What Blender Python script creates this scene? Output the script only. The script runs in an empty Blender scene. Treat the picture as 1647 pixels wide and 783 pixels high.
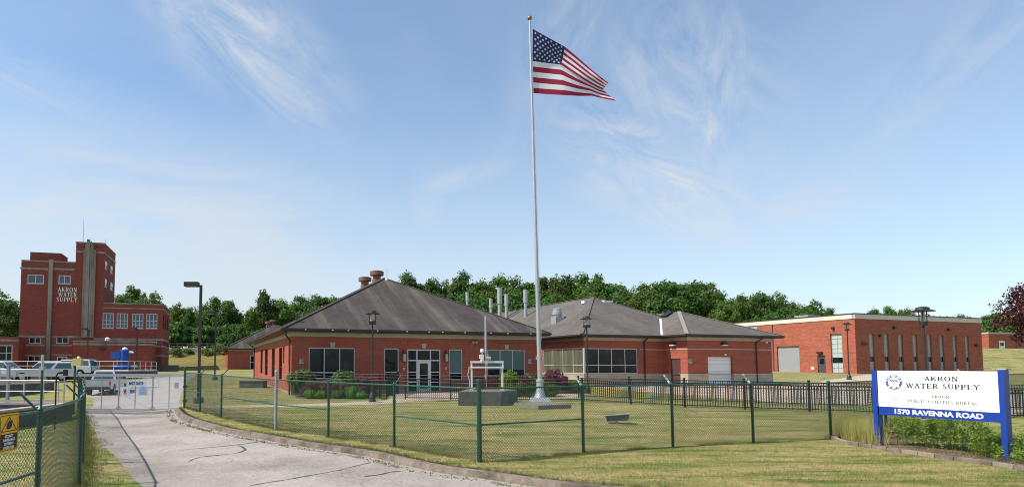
import bpy, math, random
import numpy as np
from mathutils import Vector, Matrix, noise
random.seed(7); np.random.seed(7)
R = math.radians
scene = bpy.context.scene
col = scene.collection
# ------------------------------------------------------------------ camera, sky, sun, exposure
F, CX, CY, HC, PITCH = 967.0, 640.0, 530.0, 2.4, R(3.43)
cam_d = bpy.data.cameras.new('camera'); cam = bpy.data.objects.new('camera', cam_d); col.objects.link(cam)
cam.location = (0, 0, HC); cam.rotation_euler = (R(90) + PITCH, 0, 0)
cam_d.sensor_width = 36; cam_d.lens = F / 1647 * 36
cam_d.shift_x = (823.5 - CX) / 1647; cam_d.shift_y = (CY - 391.5) / 1647
cam_d.clip_start = 0.1; cam_d.clip_end = 5000
scene.camera = cam
try: scene.cycles.filter_width = 1.0
except Exception: pass
SUN_AZ, SUN_EL = R(180 + 13), R(50)            # azimuth counted from +X anticlockwise
sd = Vector((math.cos(SUN_AZ) * math.cos(SUN_EL), math.sin(SUN_AZ) * math.cos(SUN_EL), math.sin(SUN_EL)))
sl = bpy.data.lights.new('sun', 'SUN'); sl.energy = 4.2; sl.angle = R(0.5); sl.color = (1, .95, .87)
so = bpy.data.objects.new('sun', sl); col.objects.link(so); so.rotation_euler = sd.to_track_quat('Z', 'Y').to_euler()
w = bpy.data.worlds.new('World'); scene.world = w; w.use_nodes = True
nt = w.node_tree; nt.nodes.clear(); N = nt.nodes.new; L = nt.links.new
def mth(op, a, b=None, c=None, clamp=False, tree=None):
    t = tree or nt
    n = t.nodes.new('ShaderNodeMath'); n.operation = op; n.use_clamp = clamp
    for i, x in enumerate((a, b, c)):
        if x is None: continue
        if isinstance(x, (int, float)): n.inputs[i].default_value = x
        else: t.links.new(x, n.inputs[i])
    return n.outputs[0]
sky = N('ShaderNodeTexSky'); sky.sky_type = 'NISHITA'; sky.sun_disc = False
sky.sun_elevation = SUN_EL; sky.sun_rotation = R(90) - SUN_AZ
sky.altitude = 300; sky.air_density = 1.0; sky.dust_density = .8; sky.ozone_density = 1.2
tc = N('ShaderNodeTexCoord'); sp = N('ShaderNodeSeparateXYZ'); L(tc.outputs['Generated'], sp.inputs[0])
zz = mth('ADD', mth('MAXIMUM', sp.outputs[2], 0.0), .12)
cb = N('ShaderNodeCombineXYZ'); L(mth('DIVIDE', sp.outputs[0], zz), cb.inputs[0]); L(mth('DIVIDE', sp.outputs[1], zz), cb.inputs[1])
def cirrus(rot, scl, seed, lo, hi, detail=7, dist=.6):
    m = N('ShaderNodeMapping'); m.inputs['Rotation'].default_value = (0, 0, rot); m.inputs['Scale'].default_value = scl
    m.inputs['Location'].default_value = (seed, seed * 1.7, seed * .3)
    L(cb.outputs[0], m.inputs[0])
    n = N('ShaderNodeTexNoise'); n.inputs['Scale'].default_value = 1; n.inputs['Detail'].default_value = detail
    n.inputs['Roughness'].default_value = .62; n.inputs['Distortion'].default_value = dist
    L(m.outputs[0], n.inputs['Vector'])
    r = N('ShaderNodeMapRange'); r.inputs['From Min'].default_value = lo; r.inputs['From Max'].default_value = hi
    L(n.outputs['Fac'], r.inputs['Value']); return r.outputs[0]
yy_ = mth('MAXIMUM', sp.outputs[1], 0.05)
cq = N('ShaderNodeCombineXYZ'); L(mth('DIVIDE', sp.outputs[0], yy_), cq.inputs[0]); L(mth('DIVIDE', sp.outputs[2], yy_), cq.inputs[1])
def wisp(cx_, cz_, rx, rz, rot, strength, fine=(2.2, 16), lo=.36, hi=.80, seed=0.0, dist=1.4):
    """a feathery cirrus bank fixed at one direction of the sky; rot = direction its fibres run"""
    m = N('ShaderNodeMapping'); m.vector_type = 'TEXTURE'; m.inputs['Location'].default_value = (cx_, cz_, 0); m.inputs['Rotation'].default_value = (0, 0, rot)
    L(cq.outputs[0], m.inputs[0])
    e = N('ShaderNodeMapping'); e.inputs['Scale'].default_value = (1 / rx, 1 / rz, 0); L(m.outputs[0], e.inputs[0])
    ln = N('ShaderNodeVectorMath'); ln.operation = 'LENGTH'; L(e.outputs[0], ln.inputs[0])
    fa = N('ShaderNodeMapRange'); fa.interpolation_type = 'SMOOTHSTEP'; fa.inputs['From Min'].default_value = 1.15; fa.inputs['From Max'].default_value = .1; L(ln.outputs['Value'], fa.inputs['Value'])
    o = N('ShaderNodeMapping'); o.inputs['Scale'].default_value = (fine[0], fine[1], 1); o.inputs['Location'].default_value = (seed, seed * 2, seed); L(m.outputs[0], o.inputs[0])
    n = N('ShaderNodeTexNoise'); n.inputs['Scale'].default_value = 1; n.inputs['Detail'].default_value = 12; n.inputs['Roughness'].default_value = .66; n.inputs['Distortion'].default_value = dist; L(o.outputs[0], n.inputs['Vector'])
    r = N('ShaderNodeMapRange'); r.inputs['From Min'].default_value = lo; r.inputs['From Max'].default_value = hi; L(n.outputs['Fac'], r.inputs['Value'])
    return mth('MULTIPLY', mth('MULTIPLY', fa.outputs[0], r.outputs[0]), strength)
WISPS = [wisp(-.27, .56, .30, .12, R(-42), .95, (3, 13), seed=1.1), wisp(-.40, .26, .50, .17, R(-14), .75, (2.2, 7), .32, .8, seed=4.2), wisp(-.62, .48, .4, .06, R(-25), .5, (2.5, 12), seed=2.7),
         wisp(.10, .315, .11, .026, R(18), .4, (5, 14), .25, .7, seed=7.7), wisp(.045, .28, .035, .07, R(5), .45, (5, 9), .3, .8, seed=5.5),
         wisp(.50, .46, .20, .24, R(12), .62, (7, 4), .36, .78, seed=3.3, dist=2.0), wisp(.44, .32, .26, .13, R(-32), .95, (4, 11), .36, .76, seed=9.1, dist=1.8), wisp(.60, .26, .26, .07, R(6), .7, (3, 9), .34, .78, seed=6.6),
         wisp(.95, .5, .42, .1, R(38), .4, (2.5, 9), seed=8.8), wisp(.30, .58, .3, .1, R(65), .35, (3, 9), seed=2.2)]
cf = WISPS[0]
for w_ in WISPS[1:]: cf = mth('MAXIMUM', cf, w_)
veil = cirrus(R(60), (.5, .4, 1), 1.3, .35, .75, 6, .8)
cf = mth('ADD', mth('MULTIPLY', cf, 1.15), mth('ADD', mth('MULTIPLY', veil, .26), .07), clamp=True)
lowhaze = N('ShaderNodeMapRange'); lowhaze.inputs['From Min'].default_value = 0.0; lowhaze.inputs['From Max'].default_value = .42
lowhaze.inputs['To Min'].default_value = .78; lowhaze.inputs['To Max'].default_value = 0.0
L(sp.outputs[2], lowhaze.inputs['Value'])
azi = N('ShaderNodeMapRange'); azi.inputs['From Min'].default_value = -.4; azi.inputs['From Max'].default_value = .7; azi.inputs['To Min'].default_value = 1.15; azi.inputs['To Max'].default_value = .6; L(sp.outputs[0], azi.inputs['Value'])
cf2 = mth('MAXIMUM', cf, mth('ADD', mth('MULTIPLY', lowhaze.outputs[0], azi.outputs[0]), mth('MULTIPLY', cf, .7)), clamp=True)
mx = N('ShaderNodeMix'); mx.data_type = 'RGBA'; L(cf2, mx.inputs['Factor']); tn = N('ShaderNodeMix'); tn.data_type = 'RGBA'; tn.blend_type = 'MULTIPLY'; tn.inputs['Factor'].default_value = 1; L(sky.outputs[0], tn.inputs['A']); tn.inputs['B'].default_value = (.91, 1.05, 1.08, 1); L(tn.outputs['Result'], mx.inputs['A'])
mx.inputs['B'].default_value = (3.9, 4.15, 4.45, 1)
bg = N('ShaderNodeBackground'); bg.inputs['Strength'].default_value = .13; L(mx.outputs['Result'], bg.inputs['Color'])
ow = N('ShaderNodeOutputWorld'); L(bg.outputs[0], ow.inputs[0])
vs = scene.view_settings; vs.view_transform = 'Standard'; vs.look = 'None'; vs.gamma = 1; vs.exposure = 0.5; vs.use_curve_mapping = False

# ------------------------------------------------------------------ measuring helpers
def ray(px, py):
    d = Vector(((px - CX) / F, 1, (CY - py) / F)); c, s = math.cos(PITCH), math.sin(PITCH)
    return Vector((d.x, d.y * c - d.z * s, d.y * s + d.z * c))
def at(px, py, D):
    r = ray(px, py); return Vector((r.x / r.y * D, D, HC + r.z / r.y * D))
def lerp(pts, x):
    if x <= pts[0][0]: return pts[0][1]
    for (a, b), (c, d) in zip(pts, pts[1:]):
        if x <= c: return b + (d - b) * (x - a) / (c - a)
    return pts[-1][1]
def smooth(t): t = max(0, min(1, t)); return t * t * (3 - 2 * t)
# kerb line along the right of the drive (plan), from the gate towards and past the camera
KERB = [Vector(p) for p in ((-11.5, 31.6), (-9.3, 26.9), (-6.4, 22.8), (-4.45, 20.9), (-2.2, 18.6), (-.55, 17.0),
                            (.9, 14.9), (2.2, 13.75), (3.3, 12.75), (4.6, 12.05), (6.6, 11.3), (10, 10.2), (16, 9.0), (40, 5.5))]
def kdist(x, y):
    best = 1e9; sg = 1
    for a, b in zip(KERB, KERB[1:]):
        ab = b - a; ap = Vector((x, y)) - a; t = max(0, min(1, ap.dot(ab) / ab.length_squared))
        q = a + ab * t; d = (Vector((x, y)) - q).length
        if d < best: best = d; sg = -1 if ab.x * ap.y - ab.y * ap.x > 0 else 1
    return best * sg                                                    # positive on the road side
def g(x, y):
    rp = lerp([(20, 0), (40, .5), (50, .8), (83, 1.45), (100, 1.8), (200, 2.4)], y)
    lp = lerp([(30, 0), (48, .12), (62, .8), (75, 1.2), (100, 1.8), (200, 2.4)], y)
    k = x / max(y, 5); t = smooth((k + .44) / .14) if y > 20 else 0
    z = lp * (1 - t) + rp * t
    r = smooth((k - .72) / .12)
    s0 = 101 * (1 - r) + 89 * r; ln = 16 * (1 - r) + 34 * r; hh = 3.0 * (1 - r) + 4.0 * r
    z += hh * smooth((y - s0) / ln) + (1.0 * (1 - r)) * smooth((y - 120.5) / 1)
    if y < 34 and x < 45:
        d = kdist(x, y); z -= .13 * smooth((d + .07) / .09) * smooth((33 - y) / 7)
    return z
XS = sorted(set([-400, -250, -160, -120] + list(np.arange(-100, -16, 2.0)) + list(np.arange(-16, 12, .16)) + list(np.arange(12, 110, 2.0)) + [120, 150, 200, 280, 400, 600]))
YS = sorted(set([-60, -20, 0, 3, 5] + list(np.arange(6, 34, .16)) + list(np.arange(34, 60, 1.0)) + list(np.arange(60, 136, 1.5)) + [140, 160, 200, 300, 500, 900, 1500]))
XS = [float(x) for x in XS]; YS = [float(y) for y in YS]
ZG = [[g(x, y) for x in XS] for y in YS]
from bisect import bisect_right
def height(x, y):
    i = min(max(bisect_right(XS, x) - 1, 0), len(XS) - 2); j = min(max(bisect_right(YS, y) - 1, 0), len(YS) - 2)
    u = (x - XS[i]) / (XS[i+1] - XS[i]); v = (y - YS[j]) / (YS[j+1] - YS[j])
    a, b, c, d = ZG[j][i], ZG[j][i+1], ZG[j+1][i+1], ZG[j+1][i]
    return a + (b - a) * u + (c - b) * v if u >= v else a + (c - d) * u + (d - a) * v
def gp(px, py):
    """ground point seen at that place of the photograph"""
    r = ray(px, py); y = 5.0; prev = y
    while y < 200:
        if HC + r.z / r.y * y <= height(r.x / r.y * y, y): break
        prev = y; y += .25
    a, b = prev, y
    for _ in range(20):
        m = (a + b) / 2
        if HC + r.z / r.y * m <= height(r.x / r.y * m, m): b = m
        else: a = m
    x = r.x / r.y * b; return Vector((x, b, height(x, b)))
def ground(x, y): return Vector((x, y, height(x, y)))

# ------------------------------------------------------------------ mesh helpers
class MB:
    def __init__(s): s.v = []; s.f = []; s.m = []
    def face(s, pts, n=None, mi=0):
        pts = [Vector(p) for p in pts]
        if n is not None:
            nn = Vector((0, 0, 0))
            for a, b in zip(pts, pts[1:] + pts[:1]): nn += a.cross(b)
            if nn.dot(Vector(n)) < 0: pts.reverse()
        k = len(s.v); s.v += pts; s.f.append(tuple(range(k, k + len(pts)))); s.m.append(mi); return s
    def box(s, x0, x1, y0, y1, z0, z1, mi=0):
        if x0 > x1: x0, x1 = x1, x0
        if y0 > y1: y0, y1 = y1, y0
        if z0 > z1: z0, z1 = z1, z0
        return s.hexa([(x0,y0,z0),(x1,y0,z0),(x1,y1,z0),(x0,y1,z0),(x0,y0,z1),(x1,y0,z1),(x1,y1,z1),(x0,y1,z1)], mi)
    def hexa(s, p, mi=0):
        k = len(s.v); s.v += [Vector(q) for q in p]
        for f in ((3,2,1,0),(4,5,6,7),(0,1,5,4),(1,2,6,5),(2,3,7,6),(3,0,4,7)): s.f.append(tuple(k + i for i in f)); s.m.append(mi)
        return s
    def bar(s, p0, p1, w_, h_, mi=0, up=(0, 0, 1)):
        """square bar of width w_, height h_ between two points"""
        p0, p1 = Vector(p0), Vector(p1); d = (p1 - p0).normalized(); up = Vector(up)
        if abs(d.dot(up)) > .98: up = Vector((0, 1, 0))
        a = d.cross(up).normalized() * w_ / 2; b = a.cross(d).normalized() * h_ / 2
        return s.hexa([p0-a-b, p0+a-b, p0+a+b, p0-a+b, p1-a-b, p1+a-b, p1+a+b, p1-a+b], mi)
    def tube(s, p0, p1, r0, r1=None, n=8, caps=True, mi=0):
        p0, p1 = Vector(p0), Vector(p1); r1 = r0 if r1 is None else r1
        d = (p1 - p0).normalized(); up = Vector((0, 0, 1)) if abs(d.z) < .9 else Vector((1, 0, 0))
        a = d.cross(up).normalized(); b = d.cross(a); k = len(s.v)
        for p, r in ((p0, r0), (p1, r1)):
            for i in range(n): t = 2 * math.pi * i / n; s.v.append(p + a * math.cos(t) * r + b * math.sin(t) * r)
        for i in range(n): j = (i + 1) % n; s.f.append((k+i, k+n+i, k+n+j, k+j)); s.m.append(mi)
        if caps: s.f.append(tuple(k + i for i in range(n))); s.f.append(tuple(k + n + i for i in reversed(range(n)))); s.m += [mi, mi]
        return s
    def path(s, pts, r, n=8, mi=0):
        for a, b in zip(pts, pts[1:]): s.tube(a, b, r, r, n, True, mi)
        return s
    def lathe(s, prof, c=(0, 0, 0), n=16, mi=0, a0=0):
        c = Vector(c); k = len(s.v)
        for r, z in prof:
            for i in range(n): t = a0 + 2 * math.pi * i / n; s.v.append(c + Vector((math.cos(t) * r, math.sin(t) * r, z)))
        for q in range(len(prof) - 1):
            for i in range(n):
                j = (i + 1) % n; s.f.append((k+q*n+i, k+q*n+j, k+(q+1)*n+j, k+(q+1)*n+i)); s.m.append(mi)
        s.f.append(tuple(k + i for i in reversed(range(n)))); s.f.append(tuple(k + (len(prof)-1)*n + i for i in range(n))); s.m += [mi, mi]
        return s
    def prism(s, poly, z0, z1, mi=0):
        """plan polygon (list of (x, y)) raised from z0 to z1"""
        area = sum(a[0]*b[1]-b[0]*a[1] for a, b in zip(poly, list(poly[1:]) + [poly[0]]))
        poly = list(poly) if area > 0 else list(reversed(poly)); n = len(poly)
        s.face([(p[0], p[1], z1) for p in poly], (0, 0, 1), mi); s.face([(p[0], p[1], z0) for p in poly], (0, 0, -1), mi)
        for i in range(n):
            a, b = poly[i], poly[(i + 1) % n]
            s.face([(a[0], a[1], z0), (b[0], b[1], z0), (b[0], b[1], z1), (a[0], a[1], z1)], (b[1]-a[1], a[0]-b[0], 0), mi)
        return s
    def build(s, name, mats, parent=None, smooth=False, uv=True):
        me = bpy.data.meshes.new(name); me.from_pydata([tuple(v) for v in s.v], [], s.f)
        if not isinstance(mats, (list, tuple)): mats = [mats]
        for m_ in mats: me.materials.append(m_)
        me.polygons.foreach_set('material_index', s.m)
        if smooth: me.polygons.foreach_set('use_smooth', [True] * len(s.f))
        if uv:
            ul = me.uv_layers.new(name='UVMap').data
            for p in me.polygons:
                n = p.normal
                t = Vector((1, 0, 0)) if abs(n.z) > .985 else Vector((-n.y, n.x, 0)).normalized()
                b = n.cross(t)
                for li in p.loop_indices:
                    c = me.vertices[me.loops[li].vertex_index].co; ul[li].uv = (c.dot(t), c.dot(b))
        me.update(); o = bpy.data.objects.new(name, me); col.objects.link(o)
        if parent: o.parent = parent
        return o
def tag(o, label=None, cat=None, group=None, kind=None):
    if label: o['label'] = label
    if cat: o['category'] = cat
    if group: o['group'] = group
    if kind: o['kind'] = kind
    return o
def thing(name, label, cat, loc=(0, 0, 0), rz=0, group=None):
    o = bpy.data.objects.new(name, None); col.objects.link(o); o.empty_display_size = .3
    o.location = loc; o.rotation_euler = (0, 0, rz); return tag(o, label, cat, group)
def copy_tree(o, parent=None, label=None):
    c = o.copy(); col.objects.link(c); c.parent = parent
    if label: c['label'] = label
    for ch in [x for x in bpy.data.objects if x.parent == o]: copy_tree(ch, c)
    return c

# ------------------------------------------------------------------ materials
def mat(name, color, rough=.7, var=.0, vscale=2.0, bump=0.0, bscale=30, metal=0, spec=.4, alt=None, altscale=.6, altlo=.45, altr=.65, coord='Object', stretch=(1, 1, 1), coat=0):
    m = bpy.data.materials.new(name); m.use_nodes = True; t = m.node_tree; b = t.nodes['Principled BSDF']
    b.inputs['Roughness'].default_value = rough; b.inputs['Metallic'].default_value = metal; b.inputs['Specular IOR Level'].default_value = spec
    if coat: b.inputs['Coat Weight'].default_value = coat
    c4 = (*color, 1); b.inputs['Base Color'].default_value = c4; cur = None
    if var or alt or bump:
        tc_ = t.nodes.new('ShaderNodeTexCoord'); mp = t.nodes.new('ShaderNodeMapping'); t.links.new(tc_.outputs[coord], mp.inputs[0]); mp.inputs['Scale'].default_value = stretch
        src = mp.outputs[0]
        def noi(sc, det=5, ro=.6):
            n = t.nodes.new('ShaderNodeTexNoise'); n.inputs['Scale'].default_value = sc; n.inputs['Detail'].default_value = det; n.inputs['Roughness'].default_value = ro
            t.links.new(src, n.inputs['Vector']); return n.outputs['Fac']
        if alt:
            r = t.nodes.new('ShaderNodeMapRange'); r.inputs['From Min'].default_value = altlo; r.inputs['From Max'].default_value = altr; t.links.new(noi(altscale), r.inputs['Value'])
            x = t.nodes.new('ShaderNodeMix'); x.data_type = 'RGBA'; t.links.new(r.outputs[0], x.inputs['Factor']); x.inputs['A'].default_value = c4; x.inputs['B'].default_value = (*alt, 1); cur = x.outputs['Result']
        if var:
            h = t.nodes.new('ShaderNodeHueSaturation')
            if cur: t.links.new(cur, h.inputs['Color'])
            else: h.inputs['Color'].default_value = c4
            r = t.nodes.new('ShaderNodeMapRange'); r.inputs['From Min'].default_value = .3; r.inputs['From Max'].default_value = .7
            r.inputs['To Min'].default_value = 1 - var; r.inputs['To Max'].default_value = 1 + var
            t.links.new(noi(vscale, 8, .7), r.inputs['Value']); t.links.new(r.outputs[0], h.inputs['Value']); cur = h.outputs[0]
        if cur: t.links.new(cur, b.inputs['Base Color'])
        if bump:
            bp = t.nodes.new('ShaderNodeBump'); bp.inputs['Strength'].default_value = bump; bp.inputs['Distance'].default_value = .02
            t.links.new(noi(bscale, 6, .7), bp.inputs['Height']); t.links.new(bp.outputs[0], b.inputs['Normal'])
    return m
def brick_mat(name, c1, c2, mortar, bw=.203, bh=.0677, blotch=.16, msize=.008, blotch_sc=.5):
    m = bpy.data.materials.new(name); m.use_nodes = True; t = m.node_tree; b = t.nodes['Principled BSDF']; b.inputs['Roughness'].default_value = .85; b.inputs['Specular IOR Level'].default_value = .25
    tc_ = t.nodes.new('ShaderNodeTexCoord'); br = t.nodes.new('ShaderNodeTexBrick'); t.links.new(tc_.outputs['UV'], br.inputs['Vector'])
    br.inputs['Scale'].default_value = 1; br.inputs['Brick Width'].default_value = bw; br.inputs['Row Height'].default_value = bh; br.inputs['Mortar Size'].default_value = msize
    br.inputs['Mortar Smooth'].default_value = .3
    br.inputs['Color1'].default_value = (*c1, 1); br.inputs['Color2'].default_value = (*c2, 1); br.inputs['Mortar'].default_value = (*mortar, 1)
    n = t.nodes.new('ShaderNodeTexNoise'); n.inputs['Scale'].default_value = blotch_sc; n.inputs['Detail'].default_value = 8; n.inputs['Roughness'].default_value = .7; t.links.new(tc_.outputs['UV'], n.inputs['Vector'])
    n2 = t.nodes.new('ShaderNodeTexNoise'); n2.inputs['Scale'].default_value = 1; n2.inputs['Detail'].default_value = 4
    mp = t.nodes.new('ShaderNodeMapping'); mp.inputs['Scale'].default_value = (.25, 3.2, 1); t.links.new(tc_.outputs['UV'], mp.inputs[0]); t.links.new(mp.outputs[0], n2.inputs['Vector'])
    r = t.nodes.new('ShaderNodeMapRange'); r.inputs['From Min'].default_value = .3; r.inputs['From Max'].default_value = .7; r.inputs['To Min'].default_value = 1 - blotch; r.inputs['To Max'].default_value = 1 + blotch
    av = mth('MULTIPLY', mth('ADD', n.outputs['Fac'], n2.outputs['Fac'], tree=t), .5, tree=t)
    t.links.new(av, r.inputs['Value']); h = t.nodes.new('ShaderNodeHueSaturation'); t.links.new(br.outputs['Color'], h.inputs['Color']); t.links.new(r.outputs[0], h.inputs['Value'])
    t.links.new(h.outputs[0], b.inputs['Base Color'])
    bp = t.nodes.new('ShaderNodeBump'); bp.invert = True; bp.inputs['Strength'].default_value = .5; bp.inputs['Distance'].default_value = .006; t.links.new(br.outputs['Fac'], bp.inputs['Height']); t.links.new(bp.outputs[0], b.inputs['Normal'])
    return m
def shingle_mat(name, c1, c2, streak_c, amount=.6, scl=(.75, .05)):
    m = bpy.data.materials.new(name); m.use_nodes = True; t = m.node_tree; b = t.nodes['Principled BSDF']; b.inputs['Roughness'].default_value = .9; b.inputs['Specular IOR Level'].default_value = .2
    tc_ = t.nodes.new('ShaderNodeTexCoord'); br = t.nodes.new('ShaderNodeTexBrick'); t.links.new(tc_.outputs['UV'], br.inputs['Vector'])
    br.inputs['Scale'].default_value = 1; br.inputs['Brick Width'].default_value = .3; br.inputs['Row Height'].default_value = .142; br.inputs['Mortar Size'].default_value = .009
    br.inputs['Color1'].default_value = (*c1, 1); br.inputs['Color2'].default_value = (*c2, 1); br.inputs['Mortar'].default_value = (c1[0]*.55, c1[1]*.55, c1[2]*.55, 1)
    mp = t.nodes.new('ShaderNodeMapping'); mp.inputs['Scale'].default_value = (*scl, 1); t.links.new(tc_.outputs['UV'], mp.inputs[0])
    n = t.nodes.new('ShaderNodeTexNoise'); n.inputs['Scale'].default_value = 1; n.inputs['Detail'].default_value = 6; n.inputs['Roughness'].default_value = .6; t.links.new(mp.outputs[0], n.inputs['Vector'])
    r = t.nodes.new('ShaderNodeMapRange'); r.inputs['From Min'].default_value = .48; r.inputs['From Max'].default_value = .72; r.inputs['To Max'].default_value = amount; t.links.new(n.outputs['Fac'], r.inputs['Value'])
    x = t.nodes.new('ShaderNodeMix'); x.data_type = 'RGBA'; t.links.new(r.outputs[0], x.inputs['Factor']); t.links.new(br.outputs['Color'], x.inputs['A']); x.inputs['B'].default_value = (*streak_c, 1)
    n3 = t.nodes.new('ShaderNodeTexNoise'); n3.inputs['Scale'].default_value = .35; n3.inputs['Detail'].default_value = 9; n3.inputs['Roughness'].default_value = .75; t.links.new(tc_.outputs['UV'], n3.inputs['Vector'])
    h = t.nodes.new('ShaderNodeHueSaturation'); t.links.new(x.outputs['Result'], h.inputs['Color'])
    r2 = t.nodes.new('ShaderNodeMapRange'); r2.inputs['From Min'].default_value = .3; r2.inputs['From Max'].default_value = .7; r2.inputs['To Min'].default_value = .78; r2.inputs['To Max'].default_value = 1.22; t.links.new(n3.outputs['Fac'], r2.inputs['Value']); t.links.new(r2.outputs[0], h.inputs['Value'])
    t.links.new(h.outputs[0], b.inputs['Base Color']); return m
def grass_mat(name, green, mid, tan, tanlo=.5, tanhi=.68):
    m = bpy.data.materials.new(name); m.use_nodes = True; t = m.node_tree; b = t.nodes['Principled BSDF']; b.inputs['Roughness'].default_value = .95; b.inputs['Specular IOR Level'].default_value = .1
    ge = t.nodes.new('ShaderNodeNewGeometry')
    def noi(sc, det, st=(1, 1, 1), ro=.65):
        mp = t.nodes.new('ShaderNodeMapping'); mp.inputs['Scale'].default_value = st; mp.inputs['Rotation'].default_value = (0, 0, R(-8)); t.links.new(ge.outputs['Position'], mp.inputs[0])
        n = t.nodes.new('ShaderNodeTexNoise'); n.inputs['Scale'].default_value = sc; n.inputs['Detail'].default_value = det; n.inputs['Roughness'].default_value = ro; t.links.new(mp.outputs[0], n.inputs['Vector']); return n.outputs['Fac']
    def rng(v, a, b_, c=0, d=1):
        r = t.nodes.new('ShaderNodeMapRange'); r.inputs['From Min'].default_value = a; r.inputs['From Max'].default_value = b_; r.inputs['To Min'].default_value = c; r.inputs['To Max'].default_value = d; t.links.new(v, r.inputs['Value']); return r.outputs[0]
    x = t.nodes.new('ShaderNodeMix'); x.data_type = 'RGBA'; t.links.new(rng(noi(.7, 6, (.5, 1, 1)), .35, .6), x.inputs['Factor']); x.inputs['A'].default_value = (*green, 1); x.inputs['B'].default_value = (*mid, 1)
    y = t.nodes.new('ShaderNodeMix'); y.data_type = 'RGBA'; f = mth('MULTIPLY', rng(noi(.95, 9, (.3, 1.4, 1), .8), tanlo, tanhi), rng(noi(5, 5), .3, .62, .25, 1), tree=t)
    t.links.new(f, y.inputs['Factor']); t.links.new(x.outputs['Result'], y.inputs['A']); y.inputs['B'].default_value = (*tan, 1)
    h = t.nodes.new('ShaderNodeHueSaturation'); t.links.new(y.outputs['Result'], h.inputs['Color']); t.links.new(rng(noi(22, 6, (1, 1, 1), .8), .3, .7, .42, 1.55), h.inputs['Value']); t.links.new(h.outputs[0], b.inputs['Base Color'])
    bp = t.nodes.new('ShaderNodeBump'); bp.inputs['Strength'].default_value = .7; bp.inputs['Distance'].default_value = .03; t.links.new(noi(30, 5), bp.inputs['Height']); t.links.new(bp.outputs[0], b.inputs['Normal'])
    return m
def leaf_mat(name, dark, light, trans=.25, rand=.16):
    m = bpy.data.materials.new(name); m.use_nodes = True; t = m.node_tree; b = t.nodes['Principled BSDF']; b.inputs['Roughness'].default_value = .6; b.inputs['Specular IOR Level'].default_value = .25
    ge = t.nodes.new('ShaderNodeNewGeometry'); oi = t.nodes.new('ShaderNodeObjectInfo')
    n = t.nodes.new('ShaderNodeTexNoise'); n.inputs['Scale'].default_value = .45; n.inputs['Detail'].default_value = 3; t.links.new(ge.outputs['Position'], n.inputs['Vector'])
    f = mth('MULTIPLY', mth('ADD', n.outputs['Fac'], ge.outputs['Random Per Island'], tree=t), .5, clamp=True, tree=t)
    x = t.nodes.new('ShaderNodeMix'); x.data_type = 'RGBA'; t.links.new(f, x.inputs['Factor']); x.inputs['A'].default_value = (*dark, 1); x.inputs['B'].default_value = (*light, 1)
    h = t.nodes.new('ShaderNodeHueSaturation'); t.links.new(x.outputs['Result'], h.inputs['Color'])
    t.links.new(mth('ADD', mth('MULTIPLY', oi.outputs['Random'], .035, tree=t), .4825, tree=t), h.inputs['Hue'])
    t.links.new(mth('ADD', mth('MULTIPLY', oi.outputs['Random'], 2 * rand, tree=t), 1 - rand, tree=t), h.inputs['Value'])
    t.links.new(h.outputs[0], b.inputs['Base Color'])
    tr = t.nodes.new('ShaderNodeBsdfTranslucent'); t.links.new(h.outputs[0], tr.inputs['Color']); ms = t.nodes.new('ShaderNodeMixShader'); ms.inputs[0].default_value = trans
    t.links.new(b.outputs[0], ms.inputs[1]); t.links.new(tr.outputs[0], ms.inputs[2]); t.links.new(ms.outputs[0], t.nodes['Material Output'].inputs['Surface']); return m
def asphalt_mat(name, c, c2, crack=True):
    m = mat(name, c, .92, var=.30, vscale=14, bump=.35, bscale=70, spec=.2, alt=c2, altscale=.25, altlo=.42, altr=.62)
    if crack:
        t = m.node_tree; b = t.nodes['Principled BSDF']; src = b.inputs['Base Color'].links[0].from_socket
        tc_ = t.nodes.new('ShaderNodeTexCoord'); n = t.nodes.new('ShaderNodeTexNoise'); n.inputs['Scale'].default_value = 1.2; n.inputs['Detail'].default_value = 5; t.links.new(tc_.outputs['Object'], n.inputs['Vector'])
        ad = t.nodes.new('ShaderNodeMix'); ad.data_type = 'RGBA'; ad.blend_type = 'LINEAR_LIGHT'; ad.inputs['Factor'].default_value = .35; t.links.new(tc_.outputs['Object'], ad.inputs['A']); t.links.new(n.outputs['Color'], ad.inputs['B'])
        v = t.nodes.new('ShaderNodeTexVoronoi'); v.feature = 'DISTANCE_TO_EDGE'; v.inputs['Scale'].default_value = 1.1; t.links.new(ad.outputs['Result'], v.inputs['Vector'])
        v2 = t.nodes.new('ShaderNodeTexVoronoi'); v2.feature = 'DISTANCE_TO_EDGE'; v2.inputs['Scale'].default_value = 5; t.links.new(ad.outputs['Result'], v2.inputs['Vector'])
        def rg(s, a, b_, c_, d):
            r = t.nodes.new('ShaderNodeMapRange'); r.inputs['From Min'].default_value = a; r.inputs['From Max'].default_value = b_; r.inputs['To Min'].default_value = c_; r.inputs['To Max'].default_value = d; t.links.new(s, r.inputs['Value']); return r.outputs[0]
        big = t.nodes.new('ShaderNodeTexNoise'); big.inputs['Scale'].default_value = .35; t.links.new(tc_.outputs['Object'], big.inputs['Vector'])
        f1 = mth('MULTIPLY', rg(v.outputs['Distance'], .0, .014, 1, 0), rg(big.outputs['Fac'], .38, .52, 0, .6), tree=t)
        f2 = mth('MULTIPLY', rg(v2.outputs['Distance'], .0, .03, 1, 0), rg(big.outputs['Fac'], .42, .6, 0, .55), tree=t)
        x = t.nodes.new('ShaderNodeMix'); x.data_type = 'RGBA'; t.links.new(mth('MAXIMUM', f1, f2, tree=t), x.inputs['Factor']); t.links.new(src, x.inputs['A']); x.inputs['B'].default_value = (.09, .08, .075, 1); t.links.new(x.outputs['Result'], b.inputs['Base Color'])
    return m
M = {}
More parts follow.
